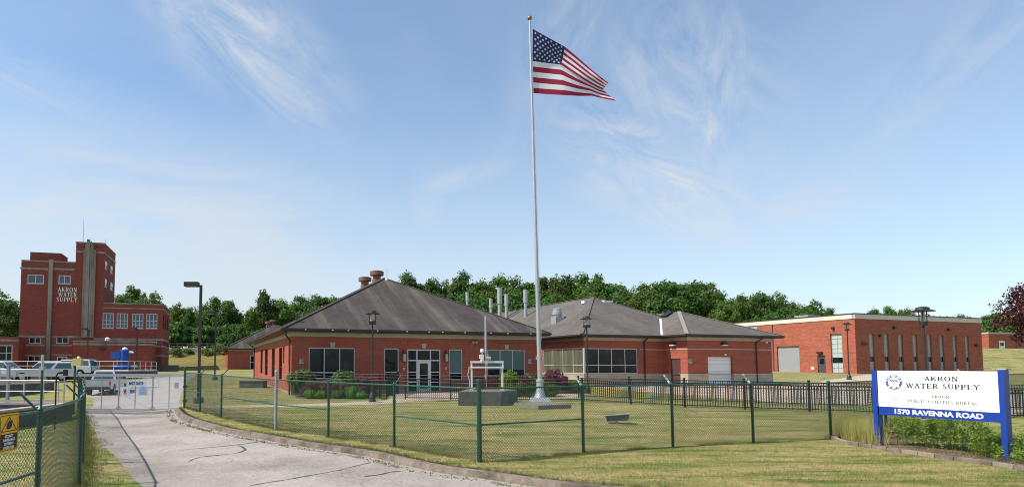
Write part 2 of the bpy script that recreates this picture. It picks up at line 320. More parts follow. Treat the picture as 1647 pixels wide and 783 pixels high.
M['brick'] = brick_mat('brick_red', (.40, .075, .038), (.25, .045, .027), (.30, .17, .12), msize=.009)
M['brick_side'] = M['brick']
M['brick_tower'] = brick_mat('brick_tower', (.27, .065, .045), (.22, .052, .038), (.2, .10, .085), .4, .2, .14, .006, .25)
M['brick_garage'] = brick_mat('brick_garage', (.385, .11, .062), (.29, .075, .045), (.3, .18, .14), .4, .135, .2, .006, .35)
M['stone'] = mat('pale_stone', (.42, .38, .31), .85, var=.15, vscale=3, bump=.1)
M['stone_tower'] = mat('weathered_stone', (.30, .255, .205), .9, var=.3, vscale=1.2, alt=(.17, .155, .135), altscale=.4, stretch=(1, 1, .25))
M['split_stone'] = brick_mat('split_stone', (.43, .36, .26), (.36, .30, .22), (.3, .26, .2), .4, .2, .15)
M['concrete'] = mat('concrete', (.30, .27, .23), .9, var=.15, vscale=5, bump=.2, alt=(.27, .24, .2), altscale=.7)
M['conc_dark'] = mat('dark_concrete', (.13, .125, .12), .9, var=.25, vscale=4, bump=.3, alt=(.08, .08, .078), altscale=1.2)
M['conc_top'] = mat('weathered_concrete_top', (.20, .165, .125), .9, var=.35, vscale=5)
M['kerb'] = mat('kerb_concrete', (.21, .165, .13), .9, var=.35, vscale=7, bump=.4, alt=(.10, .075, .06), altscale=1.5)
M['roof_dark'] = shingle_mat('shingle_dark', (.078, .064, .058), (.060, .050, .046), (.17, .15, .12), .75)
M['roof_grey'] = shingle_mat('shingle_grey', (.15, .132, .115), (.115, .10, .088), (.075, .056, .048), .7, (.35, .12))
M['brown'] = mat('brown_metal', (.045, .026, .022), .45, var=.1)
M['alu'] = mat('aluminium_frame', (.55, .57, .58), .4, metal=.2, var=.05)
M['white'] = mat('white_paint', (.75, .75, .72), .5, var=.06, vscale=1.5)
M['white_metal'] = mat('white_metal', (.68, .69, .66), .5, var=.12, vscale=3)
M['glass'] = mat('dark_glass', (.006, .007, .008), .05, spec=.25, alt=(.03, .032, .03), altscale=.9, altlo=.5, altr=.7)  # paler blotches painted into the base colour stand in for broken reflections
M['glass_blue'] = mat('sky_glass', (.05, .075, .09), .08, spec=.7)
M['blind'] = mat('green_blind', (.09, .15, .14), .5, var=.08, spec=.3)
M['curtain'] = mat('vertical_blind', (.10, .098, .06), .5, var=.8, vscale=1, stretch=(5, 5, .1))
M['frost'] = mat('frosted_panel', (.40, .45, .42), .45, var=.08)
M['galv'] = mat('galvanised_steel', (.42, .43, .43), .45, metal=.5, var=.12, vscale=8)
M['green'] = mat('green_vinyl', (.005, .05, .034), .35, spec=.5, var=.15, vscale=12, coat=.2)
M['green_w'] = mat('green_vinyl_worn', (.008, .08, .055), .4, spec=.5, alt=(.08, .2, .16), altscale=9, altlo=.55, altr=.7)
M['rustarm'] = mat('worn_arm_paint', (.04, .13, .09), .6, alt=(.5, .48, .42), altscale=12, altlo=.45, altr=.55)
M['black'] = mat('black_metal', (.012, .012, .014), .4, var=.1)
M['bronze'] = mat('dark_bronze', (.03, .024, .022), .45, var=.1)
M['post_grey'] = mat('bare_post', (.3, .33, .34), .5, metal=.3, var=.2, vscale=6)
M['asphalt'] = asphalt_mat('asphalt_pale', (.36, .315, .275), (.25, .21, .18))
M['yard'] = asphalt_mat('yard_asphalt', (.31, .285, .265), (.26, .235, .215), False)
M['paving'] = mat('pink_concrete', (.46, .36, .28), .9, var=.14, vscale=3, alt=(.38, .29, .22), altscale=.5)
M['tar'] = mat('tar', (.07, .065, .065), .8, var=.3, vscale=14)
M['lawn'] = grass_mat('lawn_grass', (.058, .115, .016), (.14, .175, .032), (.42, .31, .155), .40, .56)
M['dry'] = grass_mat('dry_bank_grass', (.10, .12, .03), (.22, .17, .06), (.34, .24, .11))
M['leaf'] = leaf_mat('tree_leaf', (.036, .095, .015), (.19, .28, .05), .45)
M['leaf_b'] = leaf_mat('tree_leaf_bluish', (.03, .08, .017), (.14, .23, .048), .45)
M['leaf_y'] = leaf_mat('tree_leaf_bright', (.06, .13, .02), (.19, .28, .055), .45)
M['leaf_m'] = leaf_mat('maroon_leaf', (.028, .006, .012), (.085, .018, .03), .2)
M['barb'] = leaf_mat('barberry_leaf', (.07, .02, .03), (.22, .07, .075), .25)
M['lime'] = leaf_mat('lime_leaf', (.07, .16, .015), (.2, .33, .035), .3)
M['shrub'] = leaf_mat('shrub_leaf', (.04, .085, .015), (.17, .23, .06), .3)
M['weed'] = leaf_mat('weed_leaf', (.10, .19, .025), (.33, .43, .08), .5)
M['blade'] = leaf_mat('grass_blade', (.07, .11, .02), (.22, .23, .07), .3)
M['straw'] = leaf_mat('seed_grass', (.25, .25, .06), (.55, .46, .18), .45)
M['bark'] = mat('bark', (.1, .075, .055), .95, var=.3, vscale=6, bump=.5)
M['mulch'] = mat('mulch', (.12, .075, .05), .95, var=.35, vscale=14, bump=.6)
M['blue'] = mat('sign_blue', (.009, .045, .29), .4, spec=.4, var=.04)
M['signw'] = mat('sign_white', (.82, .80, .74), .5, var=.02)
M['ink'] = mat('dark_ink', (.02, .02, .05), .6)
M['ink2'] = mat('grey_ink', (.16, .16, .155), .6)
M['teal'] = mat('teal_print', (.16, .42, .45), .6)
M['seal'] = mat('seal_blue', (.06, .09, .33), .6)
M['pinkp'] = mat('pink_print', (.75, .45, .42), .6)
M['carw'] = mat('white_car_paint', (.52, .54, .54), .25, coat=.5, var=.03)
M['tyre'] = mat('tyre_rubber', (.018, .018, .018), .85)
M['red_l'] = mat('red_lens', (.5, .015, .02), .25)
M['machine'] = mat('machine_blue', (.01, .07, .33), .4, var=.1)
M['redm'] = mat('red_metal', (.3, .03, .03), .5)
M['yellow'] = mat('yellowed_plastic', (.5, .42, .13), .5, var=.1)
M['sign_y'] = mat('warning_yellow', (.72, .38, .012), .5, var=.03)
M['orange'] = mat('cone_orange', (.8, .16, .04), .5)
M['terra'] = mat('rusty_ventilator', (.2, .085, .06), .6, var=.2, vscale=3)
M['water'] = mat('basin_water', (.02, .035, .03), .08, spec=.5)
M['fl_red'] = mat('flag_red', (.30, .012, .045), .7); M['fl_white'] = mat('flag_white', (.74, .74, .76), .7); M['fl_blue'] = mat('flag_blue', (.014, .022, .10), .7)
for k_ in ('fl_red', 'fl_white', 'fl_blue'):
    t = M[k_].node_tree; b = t.nodes['Principled BSDF']; tr = t.nodes.new('ShaderNodeBsdfTranslucent'); tr.inputs['Color'].default_value = b.inputs['Base Color'].default_value
    ms = t.nodes.new('ShaderNodeMixShader'); ms.inputs[0].default_value = .35; t.links.new(b.outputs[0], ms.inputs[1]); t.links.new(tr.outputs[0], ms.inputs[2]); t.links.new(ms.outputs[0], t.nodes['Material Output'].inputs['Surface'])
M['gold'] = mat('tarnished_gold', (.25, .15, .07), .4, metal=.6)
M['pale_sign'] = mat('pale_blue_sign', (.5, .62, .68), .5, var=.05)
M['gravel'] = mat('ledge_concrete', (.42, .34, .28), .9, var=.2, vscale=4)

# ------------------------------------------------------------------ ground sheet and conforming sheets on it
mb = MB(); nx = len(XS)
for j, y in enumerate(YS):
    for i, x in enumerate(XS): mb.v.append(Vector((x, y, ZG[j][i])))
for j in range(len(YS) - 1):
    for i in range(nx - 1):
        a = j * nx + i; dry = 1 if (YS[j] > 98 and XS[i] < 20) else 0
        mb.f += [(a, a+1, a+nx+1), (a, a+nx+1, a+nx)]; mb.m += [dry, dry]
tag(mb.build('ground', [M['lawn'], M['dry']], uv=False, smooth=False), kind='structure')
def clip(poly, A, B):
    """keep the part of poly left of the line A>B"""
    out = []; n = len(poly)
    def sd_(p): return (B[0]-A[0])*(p[1]-A[1]) - (B[1]-A[1])*(p[0]-A[0])
    for i in range(n):
        p, q = poly[i], poly[(i + 1) % n]; a, b = sd_(p), sd_(q)
        if a >= 0: out.append(p)
        if (a > 0 and b < 0) or (a < 0 and b > 0): t = a / (a - b); out.append((p[0]+(q[0]-p[0])*t, p[1]+(q[1]-p[1])*t))
    return out
from mathutils.geometry import tessellate_polygon
def sheet(name, poly, m, lift=.004, kind='structure'):
    poly = [(p[0], p[1]) for p in poly]; mb = MB()
    tris = tessellate_polygon([[Vector((p[0], p[1], 0)) for p in poly]])
    for t in tris:
        T = [poly[i] for i in t]
        if (T[1][0]-T[0][0])*(T[2][1]-T[0][1]) - (T[1][1]-T[0][1])*(T[2][0]-T[0][0]) < 0: T.reverse()
        x0, x1 = min(p[0] for p in T), max(p[0] for p in T); y0, y1 = min(p[1] for p in T), max(p[1] for p in T)
        for j in range(len(YS) - 1):
            if YS[j+1] <= y0 or YS[j] >= y1: continue
            for i in range(len(XS) - 1):
                if XS[i+1] <= x0 or XS[i] >= x1: continue
                c = [(XS[i], YS[j]), (XS[i+1], YS[j]), (XS[i+1], YS[j+1]), (XS[i], YS[j+1])]
                for tri in ((c[0], c[1], c[2]), (c[0], c[2], c[3])):
                    q = list(tri)
                    for k in range(3):
                        q = clip(q, T[k], T[(k+1) % 3])
                        if len(q) < 3: break
                    if len(q) >= 3: mb.face([(p[0], p[1], height(p[0]*.9999+.0001*sum(r[0] for r in q)/len(q), p[1]*.9999+.0001*sum(r[1] for r in q)/len(q)) + lift) for p in q], (0, 0, 1))
    return tag(mb.build(name, m, uv=False), kind=kind)
def G(*pts): return [gp(*p) for p in pts]
def off(pl, d):
    """polyline shifted sideways by d (positive = road side of the kerb)"""
    out = []
    for i, p in enumerate(pl):
        a = pl[max(i-1, 0)]; b = pl[min(i+1, len(pl)-1)]; t = (b - a).normalized(); out.append(Vector((p.x + t.y * d * 1.0, p.y - t.x * d)))
    return out
def spline(pl, n=6):
    out = []
    for i in range(len(pl) - 1):
        p0, p1, p2, p3 = pl[max(i-1, 0)], pl[i], pl[i+1], pl[min(i+2, len(pl)-1)]
        for k in range(n):
            t = k / n; out.append(.5 * ((2*p1) + (p2-p0)*t + (2*p0-5*p1+4*p2-p3)*t*t + (3*p1-p0-3*p2+p3)*t**3))
    return out + [pl[-1]]
# off() must go to the road side; check the side once
if kdist(*off(KERB, .5)[3]) < 0: SG = -1
else: SG = 1
ks = spline(KERB, 5)
drive = [tuple(p) for p in off(ks, SG * .62)] + [(40, 2), (-3.0, 2), (-4.0, 7.0), (-4.1, 11.0), (-5.9, 13.6), (-8.0, 17.2), (-9.6, 19.6), (-12.0, 24.0), (-14.6, 28.2), (-16.4, 31.6)]
sheet('driveway', drive, M['asphalt'])
a_ = off(ks, SG * .25); b_ = off(ks, SG * .62)
sheet('gutter', [tuple(p) for p in a_] + [tuple(p) for p in reversed(b_)], M['concrete'], .004)
# kerb: a real step
mb = MB(); ins = off(ks, 0.0); ous = off(ks, SG * .24)
def kz(p, q, top):
    return (height(p.x, p.y) + .02) if top else height(q.x, q.y) - .1
for i in range(len(ks) - 1):
    A, B, C, D_ = ins[i], ins[i+1], ous[i+1], ous[i]
    Ai, Bi = off(ks, -SG * .03)[i], off(ks, -SG * .03)[i+1]
    Ci, Di = off(ks, -SG * .4)[i], off(ks, -SG * .4)[i+1]; za, zb = height(*Ci) + .012, height(*Di) + .012
    mb.face([(Ai.x, Ai.y, za), (Bi.x, Bi.y, zb), (C.x - (C.x-B.x)*.25, C.y - (C.y-B.y)*.25, zb), (D_.x - (D_.x-A.x)*.25, D_.y - (D_.y-A.y)*.25, za)], (0, 0, 1))
    mb.face([(D_.x - (D_.x-A.x)*.25, D_.y - (D_.y-A.y)*.25, za), (C.x - (C.x-B.x)*.25, C.y - (C.y-B.y)*.25, zb), (C.x, C.y, height(*C) - .1), (D_.x, D_.y, height(*D_) - .1)], (D_.x-A.x, D_.y-A.y, .3))
    mb.face([(Ai.x, Ai.y, za), (Bi.x, Bi.y, zb), (Bi.x, Bi.y, zb - .2), (Ai.x, Ai.y, za - .2)], (A.x-D_.x, A.y-D_.y, 0))
tag(mb.build('kerb', M['kerb'], uv=False), kind='structure')
yard = G((132, 664), (297, 661.5), (288, 649), (290, 633), (303, 613), (318, 600), (272, 601), (262, 607), (190, 613), (158, 619), (130, 622), (128, 636), (151, 641), (150, 653))
sheet('service_yard', yard, M['yard'])
sheet('footpath', G((299, 657.5), (445, 654), (600, 650.2), (640, 647.5), (668, 644.6), (640, 641.5), (600, 645.2), (445, 650.8), (299, 655)), M['paving'])
sheet('entrance_plaza', G((622, 644.8), (700, 643.5), (830, 641), (935, 640), (932, 633), (860, 633), (760, 629), (650, 629), (632, 636)), M['paving'], .006)
sheet('concrete_apron', G((960, 623), (1000, 626.5), (1090, 634), (1240, 646), (1410, 652.5), (1560, 663), (1700, 672), (1720, 640), (1410, 621.5), (1245, 615), (1110, 615.5), (960, 617.5)), M['paving'])
sheet('garage_path', G((1295, 619.8), (1345, 620.2), (1445, 605), (1445, 601), (1395, 602), (1330, 611)), M['paving'], .005)
def strip(px_pts, wd):
    c = [Vector(gp(*p)[:2]) for p in px_pts]; c = spline(c, 4); l, r = [], []
    for i, p in enumerate(c):
        t = (c[min(i+1, len(c)-1)] - c[max(i-1, 0)]).normalized(); n = Vector((-t.y, t.x)) * wd * random.uniform(.15, 1.1) * (1 if 0 < i < len(c)-1 else .2)
        j = Vector((random.uniform(-.02, .02), random.uniform(-.02, .02))); l.append(tuple(p + n + j)); r.append(tuple(p - n + j))
    return l + r[::-1]
for pts, wd in (([(283, 724), (348, 718.5), (382, 715), (400, 712.5), (422, 709)], .06), ([(381, 715), (394, 722), (382, 728), (350, 732), (322, 735), (303, 742)], .05),
                ([(597, 743), (565, 751), (540, 757), (500, 764), (462, 771), (400, 781)], .035), ([(649, 757), (628, 759), (610, 763), (585, 766)], .05), ([(157, 740), (190, 739), (228, 739.5)], .03), ([(140, 689), (165, 688)], .05), ([(140, 672), (205, 671.5), (262, 670)], .04)):
    sheet('tar_crack', strip(pts, wd), M['tar'], .009)

# ------------------------------------------------------------------ building helper
class Bld:
    def __init__(s, name, label, O, theta, zb, cat='building'):
        s.O = Vector((O[0], O[1], zb)); s.th = theta; s.u = Vector((math.cos(theta), math.sin(theta), 0)); s.vv = Vector((-math.sin(theta), math.cos(theta), 0))
        s.root = thing(name, label, cat, s.O, theta)
    def loc(s, P): d = P - s.O; return Vector((d.dot(s.u), d.dot(s.vv), d.z))
    def hit(s, px, py, n, c):
        r = ray(px, py); C = Vector((0, 0, HC)); k = (c - (C - s.O).dot(n)) / r.dot(n); return s.loc(C + r * k)
    def front(s, px, py, v0=0): p = s.hit(px, py, s.vv, v0); return p.x, p.z
    def side(s, px, py, u0=0): p = s.hit(px, py, s.u, u0); return p.y, p.z
def rect_front(b, x0, y0, x1, y1, v0=0):
    """pixel box on the plane v = v0 > (u0, u1, z0, z1)"""
    xm, ym = (x0+x1)/2, (y0+y1)/2
    return (b.front(x0, ym, v0)[0], b.front(x1, ym, v0)[0], b.front(xm, y1, v0)[1], b.front(xm, y0, v0)[1])
def rect_side(b, x0, y0, x1, y1, u0=0):
    xm, ym = (x0+x1)/2, (y0+y1)/2; a, c = b.side(x0, ym, u0)[0], b.side(x1, ym, u0)[0]
    return (min(a, c), max(a, c), b.side(xm, y1, u0)[1], b.side(xm, y0, u0)[1])
def P(ax, c, a, z, d=0):
    """point on a wall: ax 'f' = plane v=c (outward -v), 'b' = plane v=c (outward +v), 'l' = plane u=c (outward -u), 'r' = (outward +u); d = distance outward"""
    if ax == 'f': return Vector((a, c - d, z))
    if ax == 'b': return Vector((a, c + d, z))
    if ax == 'l': return Vector((c - d, a, z))
    return Vector((c + d, a, z))
NRM = {'f': (0, -1, 0), 'b': (0, 1, 0), 'l': (-1, 0, 0), 'r': (1, 0, 0)}
def wall(mb, ax, c, a0, a1, z0, z1, holes=(), depth=.14, mi=0):
    hs = [(max(h[0], a0+.001), min(h[1], a1-.001), max(h[2], z0), min(h[3], z1-.001)) for h in holes]
    A = sorted({a0, a1} | {x for h in hs for x in h[:2]}); Z = sorted({z0, z1} | {x for h in hs for x in h[2:]})
    for i in range(len(A) - 1):
        for j in range(len(Z) - 1):
            am, zm = (A[i]+A[i+1])/2, (Z[j]+Z[j+1])/2
            if any(h[0] < am < h[1] and h[2] < zm < h[3] for h in hs): continue
            mb.face([P(ax, c, A[i], Z[j]), P(ax, c, A[i+1], Z[j]), P(ax, c, A[i+1], Z[j+1]), P(ax, c, A[i], Z[j+1])], NRM[ax], mi)
    for h in hs:
        q = [(h[0], h[2]), (h[1], h[2]), (h[1], h[3]), (h[0], h[3])]
        for (p, r) in zip(q, q[1:] + q[:1]):
            mb.face([P(ax, c, *p), P(ax, c, *r), P(ax, c, *r, -depth), P(ax, c, *p, -depth)], None, mi)
def wbox(mb, ax, c, a0, a1, z0, z1, d0, d1, mi=0):
    p, q = P(ax, c, a0, z0, d0), P(ax, c, a1, z1, d1); return mb.box(p.x, q.x, p.y, q.y, p.z, q.z, mi)
def split_build(mb, name, m, parent):
    """every box of mb becomes a part of its own"""
    for i in range(0, len(mb.v), 8):
        q = MB(); q.hexa(mb.v[i:i+8]); q.build(name, m, parent)
def window(b, ax, c, h, cols=(), rows=(), depth=.12, fw=.06, glass='glass', frame='alu', sill=False, label=None, name='window', rows_per=None):
    """frame with mullions standing in the opening, panes as a child"""
    a0, a1, z0, z1 = h; m = MB(); e = .003
    wbox(m, ax, c, a0+e, a0+fw, z0+e, z1-e, -depth, -depth+.07); wbox(m, ax, c, a1-fw, a1-e, z0+e, z1-e, -depth, -depth+.07)
    wbox(m, ax, c, a0+fw, a1-fw, z1-fw, z1-e, -depth, -depth+.068); wbox(m, ax, c, a0+fw, a1-fw, z0+e, z0+fw, -depth, -depth+.068)
    for x in cols: wbox(m, ax, c, x-fw*.42, x+fw*.42, z0+fw, z1-fw, -depth, -depth+.064)
    cs = [a0+fw] + [x for x in cols] + [a1-fw]
    for r_ in rows:
        for k in range(len(cs) - 1):
            l_ = cs[k] + (fw*.42 if k else 0); rr = cs[k+1] - (fw*.42 if k < len(cs)-2 else 0); wbox(m, ax, c, l_, rr, r_-fw*.4, r_+fw*.4, -depth, -depth+.06)
    o = m.build(name, M[frame], b.root); 
    if label: o['label'] = label
    g_ = MB(); g_.face([P(ax, c, a0, z0, -depth+.02), P(ax, c, a1, z0, -depth+.02), P(ax, c, a1, z1, -depth+.02), P(ax, c, a0, z1, -depth+.02)], NRM[ax]); g_.build('pane', M[glass], o)
    if sill: s_ = MB(); wbox(s_, ax, c, a0-.08, a1+.08, z0-.1, z0-.003, -.02, .06); s_.build('sill', M['stone'], o)
    return o
def hip_roof(b, corners, ridge, ov_drop=.22, m='roof_dark'):
    """eave corners anticlockwise from front left (z included), ridge = [front apex, back apex]"""
    A, B_, C, D_ = [Vector(p) for p in corners]; r0, r1 = Vector(ridge[0]), Vector(ridge[1]); mb = MB()
    mb.face([A, B_, r0], (0, -1, 1)); mb.face([B_, C, r1, r0], (1, 0, 1)); mb.face([C, D_, r1], (0, 1, 1)); mb.face([D_, A, r0, r1], (-1, 0, 1))
    ro = mb.build('roof', M[m], b.root); dz = Vector((0, 0, ov_drop)); f = MB(); q = [A, B_, C, D_]; cen = (A + C) / 2
    for p, r in zip(q, q[1:] + q[:1]):
        f.face([p, r, r - dz, p - dz], ((p + r) / 2 - cen)); 
    f.face([p - dz for p in q], (0, 0, -1)); f.build('fascia', M['brown'], ro)
    gt = MB()
    for p, r in zip(q, q[1:] + q[:1]):
        n = ((p + r) / 2 - cen); n.z = 0; d = (r - p).normalized(); n = (n - d * n.dot(d)).normalized() * .07
        gt.bar(p + n - Vector((0, 0, .075)), r + n - Vector((0, 0, .075)), .13, .12)
    gt.build('gutter', M['brown'], ro)
    rc = MB()
    for p, r in ((A, r0), (B_, r0), (C, r1), (D_, r1), (r0, r1)):
        if (p - r).length > .2: rc.bar(p + Vector((0, 0, .02)), r + Vector((0, 0, .02)), .26, .05)
    rc.build('ridge_cap', M[m], ro)
    return ro
def downspout(b, pts, parent=None):
    m = MB(); m.path(pts, .055, 8); m.build('downspout', M['brown'], parent or b.root)
def txt(name, body, size, m, parent, loc, rot, bold=0.0, ext=.004, sx=1.0, align='CENTER'):
    c = bpy.data.curves.new(name, 'FONT'); c.body = body; c.size = size; c.align_x = align; c.align_y = 'CENTER'; c.extrude = ext; c.offset = bold; c.resolution_u = 3
    tmp = bpy.data.objects.new('tmp', c); col.objects.link(tmp); bpy.context.view_layer.update()
    me = bpy.data.meshes.new_from_object(tmp.evaluated_get(bpy.context.evaluated_depsgraph_get())); me.name = name
    bpy.data.objects.remove(tmp); me.materials.clear(); me.materials.append(m)
    o = bpy.data.objects.new(name, me); col.objects.link(o); o.parent = parent; o.location = loc; o.rotation_euler = rot; o.scale = (sx, 1, 1); return o
# serif capitals drawn as strokes (x0,y0,x1,y1,weight); 'o' = oval
TK, TN = .17, .065
GL = {
 'A': (.86, [(.13,0,.43,1,TN),(.40,1,.73,0,TK),(.24,.34,.6,.34,TN)], [(.12,0),(.75,0)]),
 'K': (.9, [(.19,0,.19,1,TK),(.24,.38,.68,1,TN),(.36,.56,.76,0,TK)], [(.19,0),(.19,1),(.68,1),(.78,0)]),
 'R': (.86, [(.19,0,.19,1,TK),(.19,.97,.48,.97,TN),(.46,.97,.6,.88,.11),(.6,.9,.6,.6,.15),(.6,.62,.46,.5,.11),(.19,.49,.48,.49,TN),(.42,.5,.72,0,TK)], [(.19,0),(.19,1),(.76,0)]),
 'O': (.95, 'o', []),
 'N': (.9, [(.18,0,.18,1,TN),(.18,1,.72,0,TK),(.72,0,.72,1,TN)], [(.18,0),(.14,1),(.72,1)]),
 'W': (1.2, [(.12,1,.36,0,TK),(.36,0,.58,.95,TN),(.56,1,.8,0,TK),(.8,0,1.06,1,TN)], [(.1,1),(.55,1),(1.06,1)]),
 'T': (.84, [(.42,0,.42,1,TK),(.08,.97,.76,.97,TN),(.08,1,.08,.76,TN),(.76,1,.76,.76,TN)], [(.42,0)]),
 'E': (.82, [(.19,0,.19,1,TK),(.19,.97,.68,.97,TN),(.19,.51,.55,.51,TN),(.19,.03,.7,.03,TN),(.68,1,.68,.78,TN),(.7,0,.7,.24,TN)], [(.19,0),(.19,1)]),
 'S': (.7, [(.58,.78,.48,.95,TN),(.48,.96,.28,.96,TN),(.28,.97,.16,.82,.11),(.16,.84,.2,.64,.14),(.2,.66,.52,.38,TK),(.52,.4,.56,.18,.14),(.56,.2,.42,.03,.11),(.42,.03,.22,.03,TN),(.22,.03,.12,.24,TN)], []),
 'U': (.9, [(.2,1,.2,.26,TK),(.2,.28,.32,.06,.12),(.32,.04,.56,.04,TN),(.56,.04,.7,.24,.09),(.7,.24,.7,1,TN)], [(.2,1),(.7,1)]),
 'P': (.78, [(.19,0,.19,1,TK),(.19,.97,.48,.97,TN),(.46,.97,.6,.88,.11),(.6,.9,.6,.58,.15),(.6,.6,.46,.46,.11),(.19,.45,.48,.45,TN)], [(.19,0),(.19,1)]),
 'L': (.78, [(.19,0,.19,1,TK),(.19,.03,.66,.03,TN),(.66,0,.66,.26,TN)], [(.19,0),(.19,1)]),
 'Y': (.86, [(.14,1,.42,.46,TK),(.42,.46,.7,1,TN),(.42,0,.42,.5,TK)], [(.42,0),(.12,1),(.72,1)]),
 'B': (.82, [(.19,0,.19,1,TK),(.19,.97,.48,.97,TN),(.48,.97,.57,.88,.1),(.57,.9,.57,.6,.14),(.57,.62,.46,.52,.1),(.19,.51,.5,.51,TN),(.5,.51,.63,.4,.1),(.63,.42,.63,.14,.15),(.63,.14,.5,.03,.1),(.19,.03,.5,.03,TN)], [(.19,0),(.19,1)]),
 'I': (.44, [(.22,0,.22,1,TK)], [(.22,0),(.22,1)]),
 'C': (.86, [(.7,.76,.6,.93,TN),(.6,.95,.38,.96,TN),(.38,.96,.2,.76,.12),(.2,.78,.18,.24,TK),(.18,.26,.36,.04,.12),(.36,.04,.6,.05,TN),(.6,.05,.72,.24,TN)], []),
 ' ': (.42, [], [])}
def serif(name, body, h, m, parent, mapf, cx, z0, width=None, depth=.012, space=.04):
    """mapf(a, z, d) > local point on the face; centred on cx, base z0, cap height h"""
    tot = sum(GL[c][0] + space for c in body) - space; sx = (width / (tot * h)) if width else 1
    x = cx - tot * h * sx / 2; k = 0
    def quad(p, q, wd, mb):
        nonlocal k
        k += 1; d = depth + .0004 * (k % 9)
        if abs(q[1]-p[1]) > abs(q[0]-p[0]) * .6: c = [(p[0]-wd/2, p[1]), (p[0]+wd/2, p[1]), (q[0]+wd/2, q[1]), (q[0]-wd/2, q[1])]
        else: c = [(p[0], p[1]-wd/2), (p[0], p[1]+wd/2), (q[0], q[1]+wd/2), (q[0], q[1]-wd/2)]
        L_ = [mapf(x + a * h * sx, z0 + b_ * h, .001) for a, b_ in c]; U = [mapf(x + a * h * sx, z0 + b_ * h, d) for a, b_ in c]; mb.hexa(L_ + U)
    for ch in body:
        wd, st, sf = GL[ch]; mb = MB()
        if st == 'o':
            n = 20
            for i in range(n):
                t0, t1 = 2*math.pi*i/n, 2*math.pi*(i+1)/n
                c = [(.475+.42*math.cos(t0), .5+.52*math.sin(t0)), (.475+.42*math.cos(t1), .5+.52*math.sin(t1)), (.475+.25*math.cos(t1), .5+.455*math.sin(t1)), (.475+.25*math.cos(t0), .5+.455*math.sin(t0))]
                mb.hexa([mapf(x + a * h * sx, z0 + b_ * h, .001) for a, b_ in c] + [mapf(x + a * h * sx, z0 + b_ * h, depth) for a, b_ in c])
        else:
            for s_ in st: quad((s_[0], s_[1]), (s_[2], s_[3]), s_[4], mb)
            for s_ in sf: yy = .025 if s_[1] == 0 else .975; quad((s_[0]-.15, yy), (s_[0]+.15, yy), .05, mb)
        x += (wd + space) * h * sx
        if mb.v: mb.build('letter', m, parent, uv=False)

TH = R(18.7)
def plate(b, ax, c, h, body, parent=None):
    m = MB(); wbox(m, ax, c, h[0], h[1], h[2], h[3], .002, .02); o = m.build('number_plate', M['white'], parent or b.root)
    f = MB(); e = (h[3]-h[2])*.045
    for q in ((h[0]+e, h[1]-e, h[3]-2*e, h[3]-e), (h[0]+e, h[1]-e, h[2]+e, h[2]+2*e), (h[0]+e, h[0]+2*e, h[2]+2.2*e, h[3]-2.2*e), (h[1]-2*e, h[1]-e, h[2]+2.2*e, h[3]-2.2*e)): wbox(f, ax, c, *q, .021, .024)
    f.build('plate_border', M['ink'], o)
    txt('plate_number', body, (h[3]-h[2])*.8, M['ink'], o, P(ax, c, (h[0]+h[1])/2, (h[2]+h[3])/2, .022), (R(90), 0, 0 if ax == 'f' else R(-90)), bold=.012, ext=.003)

# ================================================================== BUILDING 105 (hipped office)
b = Bld('hipped_brick_office', 'low red brick office with steep dark hipped roof and glass doors, left of the flagpole', (-.1768*39.45, 39.45), TH, .5)
ucR = b.front(866, 560)[0]; vB = 25.5; zt = 4.12
hf = {}
hf['w1'] = rect_front(b, 496.5, 559, 571, 609); hf['w2'] = rect_front(b, 618.3, 560, 641.5, 612); hf['door'] = rect_front(b, 655.3, 561.5, 708.8, 629); hf['door'] = (*hf['door'][:2], .02, hf['door'][3])
hf['w3'] = rect_front(b, 723, 561.5, 744, 611); hf['w4'] = rect_front(b, 784, 562.5, 844.8, 604)
W_ = MB(); wall(W_, 'f', 0, 0, ucR, -.6, zt, hf.values())
hl = [rect_side(b, *q) for q in ((419, 562, 422.3, 600), (426, 561, 430.5, 603), (437, 560, 441.8, 606), (448.5, 559, 453.5, 610))]
hn = [rect_side(b, 455, 556, 457.5, 584), rect_side(b, 464, 554, 467, 587)]
wall(W_, 'l', 0, 0, vB, -.6, zt, hl + hn, .18); wall(W_, 'r', ucR, 0, vB, -.6, zt); wall(W_, 'b', vB, 0, ucR, -.6, zt)
for h in hn: W_.face([P('l', 0, h[0], h[2], -.17), P('l', 0, h[1], h[2], -.17), P('l', 0, h[1], h[3], -.17), P('l', 0, h[0], h[3], -.17)], (-1, 0, 0))
W_.build('wall', M['brick'], b.root)
fr = MB(); wbox(fr, 'f', 0, -.05, ucR+.05, zt-.28, zt+.02, .003, .06); wbox(fr, 'l', 0, 0, vB, zt-.28, zt+.02, .003, .06); fr.build('frieze', M['stone'], b.root)
fd = MB(); wbox(fd, 'f', 0, -.04, hf['door'][0]-.1, -.6, .28, .003, .04); wbox(fd, 'l', 0, 0, vB, -.6, .22, .003, .04); fd.build('foundation', M['concrete'], b.root)
cf_ = lambda y: b.front(500, y)[1]
def fx(p): return b.front(p, 580)[0]
zb1 = b.front(534, 598.5)[1]
window(b, 'f', 0, hf['w1'], [fx(521.7), fx(546.8)], [zb1]); window(b, 'f', 0, hf['w2'], [], [zb1]); 
